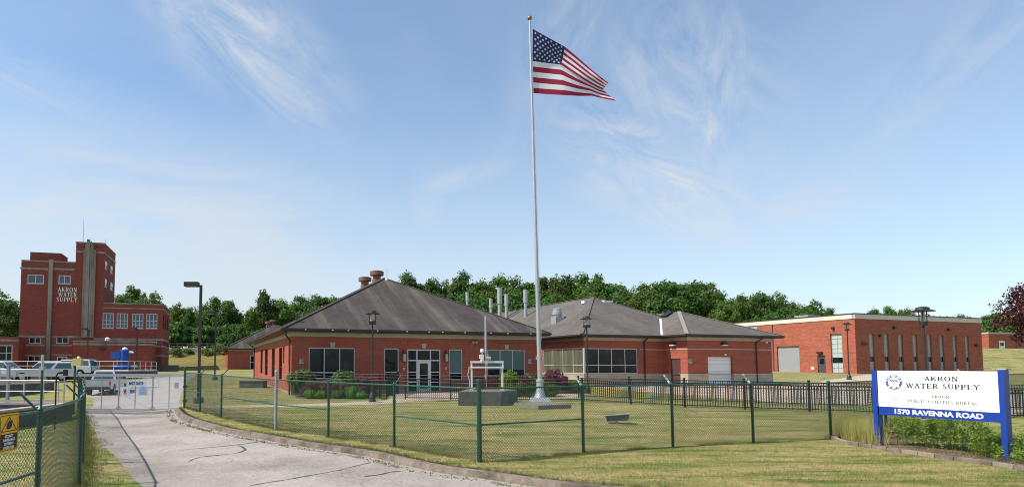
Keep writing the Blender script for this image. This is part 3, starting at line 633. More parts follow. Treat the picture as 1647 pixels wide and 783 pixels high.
for nm, gl in (('w3', 'blind'), ('w4', 'blind')):
    zr = b.front(735, 600)[1] if nm == 'w3' else b.front(815, 594)[1]
    o = window(b, 'f', 0, hf[nm], [] if nm == 'w3' else [fx(805), fx(825)], [b.front(735, 600)[1]] if nm == 'w3' else [], glass='glass')
    bl = MB(); h = hf[nm]; bl.face([P('f', 0, h[0]+.03, zr, -.095), P('f', 0, h[1]-.03, zr, -.095), P('f', 0, h[1]-.03, h[3]-.03, -.095), P('f', 0, h[0]+.03, h[3]-.03, -.095)], (0, -1, 0)); bl.build('roller_blind', M['blind'], o)
for h in hl: window(b, 'l', 0, h, [], [(h[2]*.62+h[3]*.38)], depth=.16, fw=.05, frame='brown')
# entrance screen
h = hf['door']; d0, d1 = fx(671), fx(692.8); zt1 = b.front(682, 579.3)[1]; zm1 = b.front(682, 598)[1]
es = MB()
for x in (h[0]+.04, d0, d1, h[1]-.04): wbox(es, 'f', 0, x-.04, x+.04, h[2], h[3]-.003, -.12, -.05)
xs = [h[0]+.08, d0-.04, d0+.04, d1-.04, d1+.04, h[1]-.08]
for i in (0, 2, 4): wbox(es, 'f', 0, xs[i], xs[i+1], h[3]-.09, h[3]-.005, -.12, -.052); wbox(es, 'f', 0, xs[i], xs[i+1], zt1-.04, zt1+.04, -.12, -.052)
for i in (0, 4):
    wbox(es, 'f', 0, xs[i], xs[i+1], zm1-.03, zm1+.03, -.12, -.054); wbox(es, 'f', 0, xs[i], xs[i+1], h[2], h[2]+.1, -.12, -.054); wbox(es, 'f', 0, xs[i], xs[i+1], .72, .78, -.12, -.054)
eo = es.build('entrance_screen', M['alu'], b.root)
pg = MB(); pg.face([P('f', 0, h[0], h[2], -.1), P('f', 0, h[1], h[2], -.1), P('f', 0, h[1], h[3], -.1), P('f', 0, h[0], h[3], -.1)], (0, -1, 0)); pg.build('pane', M['glass'], eo)
dd = MB(); z0 = h[2]+.02
wbox(dd, 'f', 0, d0+.045, d0+.2, z0, zt1-.045, -.09, -.045); wbox(dd, 'f', 0, d1-.2, d1-.045, z0, zt1-.045, -.09, -.045); wbox(dd, 'f', 0, d0+.2, d1-.2, zt1-.2, zt1-.045, -.09, -.045); wbox(dd, 'f', 0, d0+.2, d1-.2, z0, z0+.28, -.09, -.045)
do = dd.build('door', M['alu'], b.root); hh = MB(); hh.tube(P('f', 0, d1-.12, .9, .02), P('f', 0, d1-.12, 1.25, .02), .015); hh.tube(P('f', 0, d1-.12, .92, -.05), P('f', 0, d1-.12, .92, .02), .01); hh.tube(P('f', 0, d1-.12, 1.23, -.05), P('f', 0, d1-.12, 1.23, .02), .01); hh.build('handle', M['galv'], do)
for p in (534.6, 682, 815): k_ = MB(); x = fx(p); k_.hexa([(x-.12, -.05, hf['w1'][3]+.02), (x+.12, -.05, hf['w1'][3]+.02), (x+.12, .01, hf['w1'][3]+.02), (x-.12, .01, hf['w1'][3]+.02), (x-.18, -.05, hf['w1'][3]+.36), (x+.18, -.05, hf['w1'][3]+.36), (x+.18, .01, hf['w1'][3]+.36), (x-.18, .01, hf['w1'][3]+.36)]); k_.build('keystone', M['stone'], b.root)
for p in (648.5, 716.5):                                                    # wall lanterns by the doors
    x = fx(p); z = b.front(p, 575)[1]; lb = MB(); wbox(lb, 'f', 0, x-.14, x+.14, z+.27, z+.32, .05, .36); wbox(lb, 'f', 0, x-.12, x+.12, z-.3, z-.26, .07, .33); wbox(lb, 'f', 0, x-.05, x+.05, z+.1, z+.55, .003, .06)
    for sx_ in (-.11, .09):
        for dy in (.08, .3): wbox(lb, 'f', 0, x+sx_, x+sx_+.02, z-.26, z+.27, dy, dy+.02)
    lo = lb.build('wall_lantern', M['bronze'], b.root); lg = MB(); wbox(lg, 'f', 0, x-.085, x+.085, z-.255, z+.265, .1, .3); lg.build('lantern_glass', M['frost'], lo)
    bx_ = MB(); wbox(bx_, 'f', 0, x-.02, x+.1, z-.85, z-.68, .003, .05); bx_.build('wall_box', M['galv'], b.root)
fl = MB(); x, z = b.front(762, 550.5); fl.tube((x-.15, -.2, z), (x-.15, -.08, z+.04), .08, .05, 10); fl.tube((x+.15, -.2, z), (x+.15, -.08, z+.04), .08, .05, 10); fl.box(x-.1, x+.1, -.09, -.003, z-.03, z+.06); fl.build('flood_lamp', M['galv'], b.root)
plate(b, 'f', 0, rect_front(b, 481, 577.5, 488.7, 584), '105'); plate(b, 'f', 0, rect_front(b, 849.5, 577.5, 855.5, 584), '105')
ov = .65; ze = zt + .22; ax0 = 9.35
ra = b.hit(612, 451, b.vv, 9.6)
roof = hip_roof(b, [(-ov, -ov, ze), (ucR+ov, -ov, ze), (ucR+ov, vB+ov, ze), (-ov, vB+ov, ze)], [(ucR/2, ucR/2, ze+5.05), (ucR/2, vB-ucR/2, ze+5.05)])
cl = MB()
for i in range(11): x = .4 + i * (ucR-.4)/10.5 + random.uniform(-.5, .5); cl.box(x-.04, x+.04, -ov-.16, -ov-.14, ze-.13, ze-.05)
split_build(cl, 'gutter_clip', M['white'], roof)
downspout(b, [(-.45, -.45, ze-.2), (-.45, -.45, ze-.45), (-.09, .25, zt-.55), (-.09, .25, -.3)]); downspout(b, [(-.55, vB-.3, ze-.2), (-.09, vB-.6, zt-.4), (-.09, vB-.6, -.1)])
for p, y in ((606, 450), (587, 457)):                                      # ventilators on the ridge
    v_ = b.side(p, y, ucR/2)[0]; vt = MB(); vt.lathe([(.42, -.5), (.42, .25), (.36, .3), (.36, .55), (.62, .6), (.62, .95), (.4, 1.02), (.1, 1.06)], (ucR/2, v_, ze+5.0), 18); vt.build('ridge_ventilator', M['terra'], b.root, smooth=False)
vp = MB(); q = Vector((ucR/2+.1, ucR/2-.3, ze+4.75)); vp.lathe([(.2, -.1), (.12, .25), (.055, .3), (.055, 1.1)], q, 10); vp.build('vent_pipe', M['white_metal'], b.root)
q = b.hit(477, 523, b.vv, .3); vp = MB(); vp.tube((q.x, .3, ze+.2), (q.x, .3, ze+1.05), .06, .06, 8); vp.build('vent_pipe', M['brown'], b.root)

# ================================================================== BUILDING 2 (lab with corner windows) and its garage block
R0 = (15.15, 49.04)
b2 = Bld('hipped_brick_laboratory', 'red brick building with corner windows and white roll-up door, right of the flagpole', R0, TH, .75)
zt2 = 3.98; UM = 14.5; VB2 = 38; U3, U4, V3 = 7.99, 17.15, -2.74
zt3 = 3.98
hL = rect_side(b2, 873.6, 561, 937.5, 600); hL = (.12, hL[1], hL[2], hL[3]); hR = rect_front(b2, 944.7, 560.8, 1025.7, 601); hR = (.12, hR[1], hL[2], hL[3])
b2.root.location.z = .75
W_ = MB(); wall(W_, 'f', 0, 0, U3, 1.05, zt2, [hR]); wall(W_, 'l', 0, 0, VB2, 1.05, zt2, [hL]); wall(W_, 'r', UM, 0, VB2, -.6, zt2); wall(W_, 'b', VB2, 0, UM, -.6, zt2)
hD = rect_side(b2, 1078.3, 576.5, 1094.8, 616, U3); hD = (*hD[:2], .02, hD[3]); hG = rect_front(b2, 1139, 573.5, 1179.5, 617, V3); hG = (*hG[:2], .02, hG[3])
ST = b2.front(1000, 602)[1]; ST = max(.95, min(ST, 1.2))
W_ = MB(); wall(W_, 'f', 0, 0, U3, ST, zt2, [hR]); wall(W_, 'l', 0, 0, VB2, ST, zt2, [hL]); wall(W_, 'r', UM, 0, VB2, -.6, zt2); wall(W_, 'b', VB2, 0, UM, -.6, zt2)
wall(W_, 'l', U3, V3, 0, ST, zt3, [(hD[0], hD[1], ST, hD[3])]); wall(W_, 'f', V3, U3, U4, ST, zt3, [(hG[0], hG[1], ST, hG[3])], .3); wall(W_, 'r', U4, V3, 9, ST, zt3); wall(W_, 'b', 9, UM, U4, -.6, zt3)
W_.build('wall', M['brick'], b2.root)
S_ = MB(); sb = .03
for ax, c, a0, a1, hs in (('f', 0, -sb, U3-.03, []), ('l', 0, -sb, VB2, []), ('l', U3, V3-sb, 0-.035, [(hD[0], hD[1], -.7, ST+.01)]), ('f', V3, U3-sb, U4+sb, [(hG[0], hG[1], -.7, ST+.01)]), ('r', U4, V3-sb, 9, [])):
    cc = c - sb if ax in 'fl' else c + sb
    wall(S_, ax, cc, a0, a1, -.7, ST - .001, hs, .3); 
    wbox(S_, ax, c, a0, a1, ST-.002, ST+.05, .0, .05) if not hs else [wbox(S_, ax, c, p, q_, ST-.002, ST+.05, .0, .05) for p, q_ in ((a0, hs[0][0]), (hs[0][1], a1))]
S_.build('stone_base', M['split_stone'], b2.root)
zl = b2.front(1150, 561.2, V3)[1]; bd = MB()
wbox(bd, 'f', 0, hR[1]+.2, U3-.03, zl-.035, zl+.035, .002, .03); wbox(bd, 'l', U3, V3, 0, zl-.035, zl+.035, .002, .03); wbox(bd, 'f', V3, U3, U4, zl-.035, zl+.035, .002, .03)
for ax, c, a0, a1 in (('f', 0, 0, U3-.06), ('l', 0, 0, VB2), ('l', U3, V3, -.06), ('f', V3, U3-.05, U4+.05)): wbox(bd, ax, c, a0, a1, zt2-.24, zt2+.02, .003, .05)
split_build(bd, 'band_course', M['stone'], b2.root)
zmu = b2.front(985, 587)[1]
def sy_(p): return b2.side(p, 580)[0]
def fx2(p): return b2.front(p, 580)[0]
window(b2, 'l', 0, hL, [sy_(888.5), sy_(904.5), sy_(920.9)], [zmu], glass='curtain', label='ribbon window with closed vertical blinds')
window(b2, 'f', 0, hR, [fx2(963.3), fx2(984.4), fx2(1006)], [zmu])
cp = MB(); cp.box(-.005, .118, -.005, .118, hR[2], hR[3]); cp.build('corner_post', M['alu'], b2.root)
do = MB(); wbox(do, 'l', U3, hD[0]+.02, hD[1]-.02, .03, hD[3]-.02, -.1, -.05); do = do.build('door', mat('brown_door', (.085, .04, .038), .5), b2.root); k_ = MB(); k_.tube(P('l', U3, hD[0]+.14, 1.05, -.05), P('l', U3, hD[0]+.14, 1.05, .03), .03); k_.build('handle', M['galv'], do)
gd = MB(); n = 8; zz0, zz1 = .02, hG[3]
for i in range(n): a = zz0 + (zz1-zz0)*i/n; c_ = zz0 + (zz1-zz0)*(i+1)/n; wbox(gd, 'f', V3, hG[0]+.02, hG[1]-.02, a+.012, c_-.012, -.28, -.22)
wbox(gd, 'f', V3, hG[0], hG[1], zz0, zz1, -.29, -.275); gd.build('roller_door', M['white'], b2.root)
for px_, ax, c in ((1084, 'l', U3), (1163, 'f', V3)):
    if ax == 'l': a, z = b2.side(px_, 553.5, U3)
    else: a, z = b2.front(px_, 553.5, V3)
    lm = MB(); wbox(lm, ax, c, a-.26, a+.26, z-.04, z+.14, .003, .3); lo = lm.build('wall_lamp', M['bronze'], b2.root); ll = MB(); wbox(ll, ax, c, a-.24, a+.24, z-.12, z-.042, .02, .28); ll.build('lens', M['signw'], lo)
plate(b2, 'f', V3, rect_front(b2, 1107.8, 577.5, 1113.2, 583.5, V3), '105')
s_ = MB(); a, z = b2.front(1166, 570, V3); wbox(s_, 'f', V3, a-.06, a+.06, z-.07, z+.07, .003, .1); s_.build('door_light', M['white'], b2.root)
s_ = MB(); a, z = b2.front(1232, 550.5, V3); wbox(s_, 'f', V3, a-.1, a+.1, z-.05, z+.05, .003, .12); s_.build('security_camera', M['white'], b2.root)
ov2 = .65; ze2 = zt2 + .22
apx = (7.0, 8.0); za = b2.hit(954, 477.5, b2.vv, 8.0).z
A, B_, C, D_ = Vector((-ov2, -ov2, ze2)), Vector((UM+ov2, -ov2, ze2)), Vector((UM+ov2, VB2+ov2, ze2)), Vector((-ov2, VB2+ov2, ze2))
P0 = b2.hit(954, 477.5, b2.vv, 8.0)
r2 = hip_roof(b2, [A, B_, C, D_], [P0, (P0.x, VB2-8, P0.z)], m='roof_grey')
# garage block roof: apex and hips, running back into the main roof
A3, B3 = Vector((U3-ov2, V3-ov2, ze2+.012)), Vector((U4+ov2, V3-ov2, ze2+.012)); C3 = Vector((U4+ov2, 9.6, ze2+.012)); D3 = Vector((U3-ov2, 6, ze2+.012))
Pa = b2.hit(1092, 501, b2.vv, V3+4.6)
mb = MB(); Pb = Vector((Pa.x, 12, Pa.z)); Pb2 = Vector((Pa.x, 9.6, Pa.z))
mb.face([A3, B3, Pa], (0, -1, 1)); mb.face([B3, C3, Pb2, Pa], (1, 0, 1)); mb.face([D3, A3, Pa, Vector((Pa.x, 6, Pa.z))], (-1, 0, 1)); mb.face([C3, Pb2, Vector((Pa.x, 9.6, ze2))], (0, 1, 0))
r3 = mb.build('roof', M['roof_grey'], b2.root)
f = MB()
for p, q in ((A3, B3), (B3, C3), (Vector((U3-ov2, -.66, ze2+.012)), A3)):
    n = Vector((q.y-p.y, p.x-q.x, 0)).normalized(); f.face([p, q, q-Vector((0, 0, .22)), p-Vector((0, 0, .22))], n); f.bar(p+n*.07-Vector((0, 0, .075)), q+n*.07-Vector((0, 0, .075)), .13, .12)
f.face([A3-Vector((0,0,.22)), B3-Vector((0,0,.22)), C3-Vector((0,0,.22)), D3-Vector((0,0,.22))], (0, 0, -1)); f.build('fascia', M['brown'], r3)
rc = MB(); rc.bar(A3+Vector((0,0,.02)), Pa+Vector((0,0,.02)), .3, .05); rc.bar(B3+Vector((0,0,.02)), Pa+Vector((0,0,.02)), .26, .05); rc.build('ridge_cap', mat('ridge_pale', (.24, .22, .19), .9), r3)
# white valley flashing between the two roofs
vf = MB(); q0 = b2.hit(1057, 503, b2.vv, -.2); s0 = Vector((U3-ov2+.02, -ov2+.02, ze2+.05)); sl_m = (P0.z-ze2)/(8+ov2)   # main front slope
sl_3 = (Pa.z-ze2)/(Pa.x-(U3-ov2)); vv_ = 3.6; uu_ = U3-ov2 + (vv_)*sl_m/sl_3; s1 = Vector((uu_, -ov2+vv_, ze2+vv_*sl_m+.04)); vf.bar(s0, s1, .16, .03); vf.build('valley_flashing', M['white'], r3)
sk = MB(); 
def on_slope(px_, py_):
    """point on the left slope of the garage block roof"""
    r = ray(px_, py_); C_ = Vector((0, 0, HC)); nW = b2.u * (-sl_3) + Vector((0, 0, 1)); pW = b2.O + b2.u * A3.x + b2.vv * A3.y + Vector((0, 0, A3.z)); k = (pW - C_).dot(nW) / r.dot(nW); return b2.loc(C_ + r * k)
q = on_slope(1072, 507.5); sk.hexa([q+Vector((-.35, -.4, -.2)), q+Vector((.35, -.4, .2)), q+Vector((.35, .4, .2)), q+Vector((-.35, .4, -.2)), q+Vector((-.35, -.4, .0)), q+Vector((.35, -.4, .4)), q+Vector((.35, .4, .4)), q+Vector((-.35, .4, .0))]); sk.build('roof_vent', M['black'], b2.root)
downspout(b2, [(fx2(1036), -.5, ze2-.2), (fx2(1036), -.09, zt2-.3), (fx2(1036), -.09, -.2)]); xx = b2.front(1216, 580, V3)[0]; downspout(b2, [(xx+.3, V3-.5, ze2-.2), (xx, V3-.09, zt2-.35), (xx, V3-.09, -.2)])
def slopeL(px_, py_):
    sl = (P0.z-ze2)/(P0.x+ov2); r = ray(px_, py_); C_ = Vector((0, 0, HC)); nW = b2.u * (-sl) + Vector((0, 0, 1)); pW = b2.O + b2.u * A.x + b2.vv * A.y + Vector((0, 0, A.z)); k = (pW - C_).dot(nW) / r.dot(nW); return b2.loc(C_ + r * k)
for (px_, pt, pb, r_) in ((751.5, 470, 499, .19), (789.6, 480, 512, .17), (803.8, 463, 516, .22), (814.7, 473, 513, .18), (845.4, 466, 509, .18)):
    q = slopeL(px_, pb); W0 = b2.O + b2.u*q.x + b2.vv*q.y + Vector((0, 0, q.z)); zt_ = at(px_, pt, W0.y).z - b2.O.z; Hh = zt_ - q.z
    s_ = MB(); s_.lathe([(r_, -.4), (r_, Hh*.5), (r_*1.28, Hh*.52), (r_*1.28, Hh)], q, 14); s_.build('exhaust_stack', M['galv'], b2.root, smooth=False)
q = slopeL(896, 517); s_ = MB(); s_.box(q.x-.4, q.x+.4, q.y-.4, q.y+.4, q.z-.5, q.z+.45); s_.lathe([(.36, .45), (.36, .6), (.46, .65), (.46, .9), (.38, .95), (.38, 1.2), (.15, 1.28)], q, 14); s_.build('roof_fan', M['galv'], b2.root)
q = slopeL(905, 513); s_ = MB(); s_.tube(q-Vector((0, 0, .2)), q+Vector((0, 0, .6)), .1, .1, 10); s_.build('vent_pipe', M['white'], b2.root)
for px_, sl_ in ((938.5, -1), (967, 1)):
    q = P0 + Vector((-1.0, -.4, -.62)) if sl_ < 0 else P0 + Vector((.75, -1.1, -.60)); s_ = MB(); s_.box(q.x-.5, q.x+.5, q.y-.25, q.y+.25, q.z-.1, q.z+.16); s_.build('roof_vent', M['white_metal'], b2.root)

# ================================================================== small hipped building behind, left
O4 = at(366, 580, 100); b4 = Bld('small_brick_outbuilding', 'small red brick building with dark hipped roof behind the left end of the 105 office', (O4.x, O4.y), TH, 1.75)
ze4 = b4.front(368, 562)[1]; W4 = 17; h4 = rect_front(b4, 402, 571, 415, 594); h4 = (*h4[:2], .02, h4[3]); W_ = MB(); wall(W_, 'f', 0, 0, W4, -.5, ze4, [h4]); wall(W_, 'l', 0, 0, 14, -.5, ze4); wall(W_, 'r', W4, 0, 14, -.5, ze4); wall(W_, 'b', 14, 0, W4, -.5, ze4); W_.build('wall', M['brick'], b4.root)
window(b4, 'f', 0, h4, [], [h4[2]*.5+h4[3]*.5], name='door', fw=.12); 
fz = MB(); wbox(fz, 'f', 0, -.02, W4+.02, ze4-.2, ze4+.01, .003, .05); fz.build('frieze', M['stone'], b4.root)
zr4 = b4.hit(437, 521, b4.vv, 7.5).z
hip_roof(b4, [(-.6, -.6, ze4+.2), (W4+.6, -.6, ze4+.2), (W4+.6, 14.6, ze4+.2), (-.6, 14.6, ze4+.2)], [(8.2, 7, zr4), (8.8, 7.01, zr4)])
for p, y in ((431, 525), (438.5, 522)):
    q = b4.hit(p, y, b4.vv, 7.2); s_ = MB(); s_.lathe([(.35, -.6), (.35, .25), (.3, .3), (.3, .5), (.55, .55), (.55, .85), (.2, .95)], (q.x, 7.2, q.z), 12); s_.build('ridge_ventilator', M['terra'], b4.root)
k_ = MB(); x, z = b4.front(409, 568.5); wbox(k_, 'f', 0, x-.2, x+.2, z-.25, z+.25, .003, .08); k_.build('keystone', M['stone'], b4.root)

# ================================================================== GARAGE (right)
b5 = Bld('flat_roofed_brick_garage', 'large flat-roofed red brick block with white parapet band and tall narrow windows, right background', (59.4, 78), TH, 1.45)
UG = b5.front(1580, 560)[0]; VG = 27; ztg = b5.front(1374.5, 503.2)[1]; zf = ztg - .72
hg = {}
for i, p in enumerate((1403, 1426.5, 1449.5, 1472.5, 1495.8, 1515.4, 1536.7, 1556.3)):
    hg[i] = rect_front(b5, p-4.2+i*.15, 536.5, p+4.2-i*.15, 597); hg[i] = (*hg[i][:2], hg[0][2] if i else .25, hg[0][3])
g0 = rect_side(b5, 1250, 556.5, 1286, 597); g0 = (*g0[:2], .02, g0[3]); g1 = rect_side(b5, 1315, 572, 1328, 597); g1 = (*g1[:2], .02, g1[3]); g2 = rect_side(b5, 1336.5, 536.5, 1355, 598.5); g2 = (*g2[:2], .05, g2[3]); g3 = rect_side(b5, 1203, 523, 1217, 532)
W_ = MB(); wall(W_, 'f', 0, 0, UG, -.5, zf, hg.values(), .3); wall(W_, 'l', 0, 0, VG, -.5, zf, [g0, g1, g2, g3], .3); wall(W_, 'r', UG, 0, VG, -.5, zf); wall(W_, 'b', VG, 0, UG, -.5, zf); W_.build('wall', M['brick_garage'], b5.root)
f = MB()
for ax, c, a0, a1 in (('f', 0, -.08, UG+.08), ('l', 0, 0.001, VG), ('r', UG, 0.001, VG), ('b', VG, -.08, UG+.08)): wbox(f, ax, c, a0, a1, zf, ztg-.12, -.3, .08)
f.build('parapet_band', mat('pale_band', (.6, .55, .46), .6, var=.12, vscale=.5), b5.root)
f = MB(); f.box(-.14, UG+.14, -.14, VG+.14, ztg-.118, ztg); f.build('roof', M['brown'], b5.root)
for h in list(hg.values()) + [g2]:
    ax = 'f' if h is not g2 else 'l'; n = 8; zz = [h[2] + (h[3]-h[2])*i/n for i in range(1, n)]
    o = window(b5, ax, 0, h, [(h[0]+h[1])/2], zz, depth=.25, fw=.05, glass='frost', frame='galv'); a = .26*(h[3]-h[2])+h[2]; dk = MB(); wbox(dk, ax, 0, h[0]+.05, h[1]-.05, a, a+.13*(h[3]-h[2]), -.24, -.17); dk.build('vent_sash', M['glass'], o)
window(b5, 'l', 0, g3, [(g3[0]*.66+g3[1]*.33), (g3[0]*.33+g3[1]*.66)], [], glass='frost')
s_ = MB(); wbox(s_, 'l', 0, g0[0]+.02, g0[1]-.02, .02, g0[3]-.02, -.28, -.22)
for i in range(1, 14): z = g0[3]*i/14; wbox(s_, 'l', 0, g0[0]+.03, g0[1]-.03, z-.015, z+.015, -.222, -.205)
s_.build('roller_door', mat('grey_door', (.30, .30, .30), .5, var=.04), b5.root)
s_ = MB(); wbox(s_, 'l', 0, g1[0]+.02, g1[1]-.02, .02, g1[3]-.02, -.15, -.1); o = s_.build('door', mat('dark_door', (.06, .06, .065), .5), b5.root); k_ = MB(); wbox(k_, 'l', 0, g1[0]+.25, g1[1]-.25, 1.2, 1.9, -.099, -.09); k_.build('pane', M['glass'], o); k_ = MB(); k_.tube(P('l', 0, g1[0]+.15, 1.0, -.1), P('l', 0, g1[0]+.15, 1.0, .0), .03); k_.build('handle', M['galv'], o)
for ax, px_, py_, w2 in (('l', 1319.5, 567, .35), ('l', 1340.5, 527.5, .15), ('f', 1389, 552.5, .35), ('f', 1414, 539.5, .15), ('f', 1525, 530, .25), ('f', 1570, 555, .35), ('f', 1437, 526.5, .2)):
    a, z = (b5.side if ax == 'l' else b5.front)(px_, py_); s_ = MB(); wbox(s_, ax, 0, a-w2, a+w2, z-.14, z+.14, .003, .3); s_.build('wall_lamp', M['bronze'], b5.root)
s_ = MB(); a, z = b5.side(1243, 560); s_.path([(-.1, a, zf), (-.1, a, 0)], .14, 8); s_.build('downspout', mat('tan_pipe', (.2, .13, .1), .6), b5.root)
s_ = MB(); a, z = b5.side(1307, 592); wbox(s_, 'l', 0, a-.2, a+.2, z-.2, z+.2, .003, .06); s_.build('wall_vent', M['white'], b5.root)
s_ = MB(); s_.box(1, 3.5, 7, 9, ztg, ztg+.35); s_.build('roof_hatch', M['galv'], b5.root)

# ================================================================== far right small building
O6 = at(1591, 560, 124); b6 = Bld('small_flat_brick_building', 'small flat-roofed brick building with a white door on the grassy hill at the right edge', (O6.x, O6.y), TH - R(8), height(O6.x, O6.y)-.2)
u6 = b6.front(1634, 550)[0]; z6 = b6.front(1612, 537)[1]; d6 = rect_front(b6, 1607, 547.5, 1617, 562); d6 = (*d6[:2], .05, d6[3])
W_ = MB(); wall(W_, 'f', 0, 0, u6, -1.5, z6, [d6]); wall(W_, 'l', 0, 0, 9, -1, z6); wall(W_, 'r', u6, 0, 9, -1.5, z6); wall(W_, 'b', 9, 0, u6, -1, z6); wall(W_, 'f', 1.5, u6+.001, u6+9, -1.5, z6-.4); W_.build('wall', M['brick_garage'], b6.root)
f = MB(); f.box(-.15, u6+.15, -.15, 9.15, z6, z6+.35); f.box(u6+.16, u6+9, 1.4, 8, z6-.4, z6-.1); f.build('roof', M['stone'], b6.root)
s_ = MB(); wbox(s_, 'f', 0, d6[0]+.03, d6[1]-.03, .06, d6[3]-.03, -.1, -.04); o = s_.build('door', M['white'], b6.root); k_ = MB(); wbox(k_, 'f', 0, d6[0]+.35, d6[1]-.35, d6[3]-1.1, d6[3]-.45, -.039, -.03); k_.build('pane', M['glass'], o)
s_ = MB(); wbox(s_, 'f', 0, u6+.4, u6+1.2, 0, z6-.8, -1.4, -1.3); s_.build('pillar', M['stone'], b6.root)

# ================================================================== TOWER (left)
TT = R(15.5); O7 = at(31.5, 500, 88.5)
b7 = Bld('brick_filter_tower', 'tall stepped brick tower with stone pilasters and white AKRON WATER SUPPLY letters', (O7.x, O7.y), TT, 1.3)
def f7(px_, py_, v=0): return b7.front(px_, py_, v)
uA = 0; uT0 = f7(122, 410)[0]; uT1 = f7(167.5, 410)[0]; uW1 = f7(261.5, 520)[0]; zA = f7(60, 420.5)[1]; zT = f7(145, 391.5)[1]; zW = f7(215, 489.3)[1]
vT = b7.side(185.6, 420, uT1)[0]; vW = b7.side(272.5, 520, uW1)[0]
def r7(x0, y0, x1, y1, v=0): return rect_front(b7, x0, y0, x1, y1, v)
ha = [r7(44, 441.5, 70.5, 456), r7(94, 442.5, 113.5, 456.5), r7(46.7, 542, 66, 552.5), r7(90.5, 542, 110, 552.5), r7(45, 572, 65, 581.5)]
hdoor = r7(91, 573, 108, 592); hdoor = (*hdoor[:2], .02, hdoor[3]); hw = [r7(164.8, 503, 183, 527.5), r7(187.5, 503.5, 205.7, 527.5), r7(212.2, 504, 230.5, 528), r7(234.5, 504, 253, 528), r7(243.5, 545, 252, 554.5), r7(243.2, 573, 251, 582)]
hs_ = [rect_side(b7, 169.2, 420, 173.3, 434, uT1), rect_side(b7, 177.8, 427, 182, 440.5, uT1), rect_side(b7, 168.7, 448, 172.9, 462.5, uT1), rect_side(b7, 177.6, 454, 182, 467.5, uT1)]
hv = [rect_side(b7, 262.5, 506, 264.5, 529, uW1), rect_side(b7, 265.8, 508, 267.6, 530, uW1), rect_side(b7, 269, 510, 270.6, 532, uW1), rect_side(b7, 264, 548, 266.4, 556, uW1), rect_side(b7, 268.2, 549, 270.2, 557, uW1)]
W_ = MB(); wall(W_, 'f', 0, 0, uT0, -1, zA, ha + [hdoor], .2); wall(W_, 'f', 0, uT0, uT1, -1, zT, [], .2)
wall(W_, 'l', uT0, 0, vT, zA-1, zT); wall(W_, 'l', 0, 0, vT+3, -1, zA); wall(W_, 'b', vT+3, 0, uT0, -1, zA); wall(W_, 'b', vT, uT0, uT1, zA-1, zT); wall(W_, 'r', uT1, 0, vT, zW-1, zT, hs_, .2)
wall(W_, 'f', 0, uT1, uW1, -1, zW, hw, .2); wall(W_, 'r', uW1, 0, vW, -1, zW, hv, .2); wall(W_, 'b', vW, uT1, uW1, -1, zW); 
W_.build('wall', M['brick_tower'], b7.root)
rf = MB(); rf.box(-.05, uT0-.01, -.05, vT+3, zA-.6, zA-.5); rf.box(uT0+.1, uT1-.1, 0, vT, zT-.6, zT-.5); rf.box(uT1+.1, uW1-.1, .1, vW-.1, zW-.6, zW-.5); rf.build('roof', M['conc_dark'], b7.root)
cp = MB(); cz = .18
for a in ((0, uT0-.01, zA, 0, 'f'), (uT0-.06, uT1+.06, zT, 0, 'f'), (uT1+.07, uW1+.06, zW, 0, 'f')): wbox(cp, 'f', a[3], a[0], a[1], a[2]-.02, a[2]+cz, -.35, .06)
wbox(cp, 'r', uT1, .15, vT, zT-.02, zT+cz, -.35, .06); wbox(cp, 'r', uW1, .4, vW, zW-.02, zW+cz, -.35, .06); split_build(cp, 'coping', M['stone_tower'], b7.root)
# penthouse
uP0, uP1 = b7.front(48.5, 412, 4)[0], b7.front(98, 412, 4)[0]; zP = b7.front(70, 406, 4)[1]; vP = b7.side(109, 415, uP1)[0]
ph = MB(); ph.box(uP0, uP1, 4, max(vP, 7), zA-.5, zP); ph.build('penthouse', M['brick_tower'], b7.root)
# bands
bd = MB()
def band(y, px0, px1, t=.3, v=0, pr=.05):
    a, z = f7(px0, y, v); a1, _ = f7(px1, y, v); wbox(bd, 'f', v, a, a1, z-t/2, z+t/2, .002, pr); return z
band(431, 32.5, 77); band(432.3, 86.5, 120, .3); zb_ = band(404.5, 122, 134, .3, 0); wbox(bd, 'f', 0, f7(153.5, 404.5)[0], uT1+.05, zb_-.15, zb_+.15, .002, .05); wbox(bd, 'r', uT1, .05, vT, zb_-.15, zb_+.15, .002, .05)
z1_ = band(540.6, 30, 73, .32); wbox(bd, 'f', 0, f7(82, 540)[0], f7(130, 540)[0], z1_-.16, z1_+.16, .002, .05); z2_ = band(554.6, 30, 73, .25); wbox(bd, 'f', 0, f7(82, 540)[0], f7(117, 540)[0], z2_-.12, z2_+.12, .002, .05)
wbox(bd, 'f', 0, f7(150, 540)[0], uW1+.05, z1_-.45, z1_-.1, .002, .05); wbox(bd, 'r', uW1, 0.06, vW, z1_-.45, z1_-.1, .002, .05); z3_ = f7(250, 556.5)[1]; wbox(bd, 'f', 0, f7(238, 556)[0], uW1+.05, z3_-.13, z3_+.13, .002, .05); wbox(bd, 'r', uW1, .06, vW, z3_-.13, z3_+.13, .002, .05)
z4_ = f7(250, 571.5)[1]; wbox(bd, 'f', 0, f7(243, 571)[0], uW1+.05, z4_-.12, z4_+.12, .002, .05); wbox(bd, 'r', uW1, .06, vW, z4_-.12, z4_+.12, .002, .05); band(571, 30, 73, .25); z5_ = f7(215, 496)[1]; wbox(bd, 'f', 0, uT1+.1, uW1+.04, z5_-.1, z5_+.1, .002, .04); wbox(bd, 'r', uW1, .05, vW, z5_-.1, z5_+.1, .002, .04)
z6_ = f7(100, 570.5)[1]; wbox(bd, 'f', 0, f7(82, 570)[0], f7(116, 570)[0], z6_-.12, z6_+.12, .002, .06); split_build(bd, 'band_course', M['stone_tower'], b7.root)
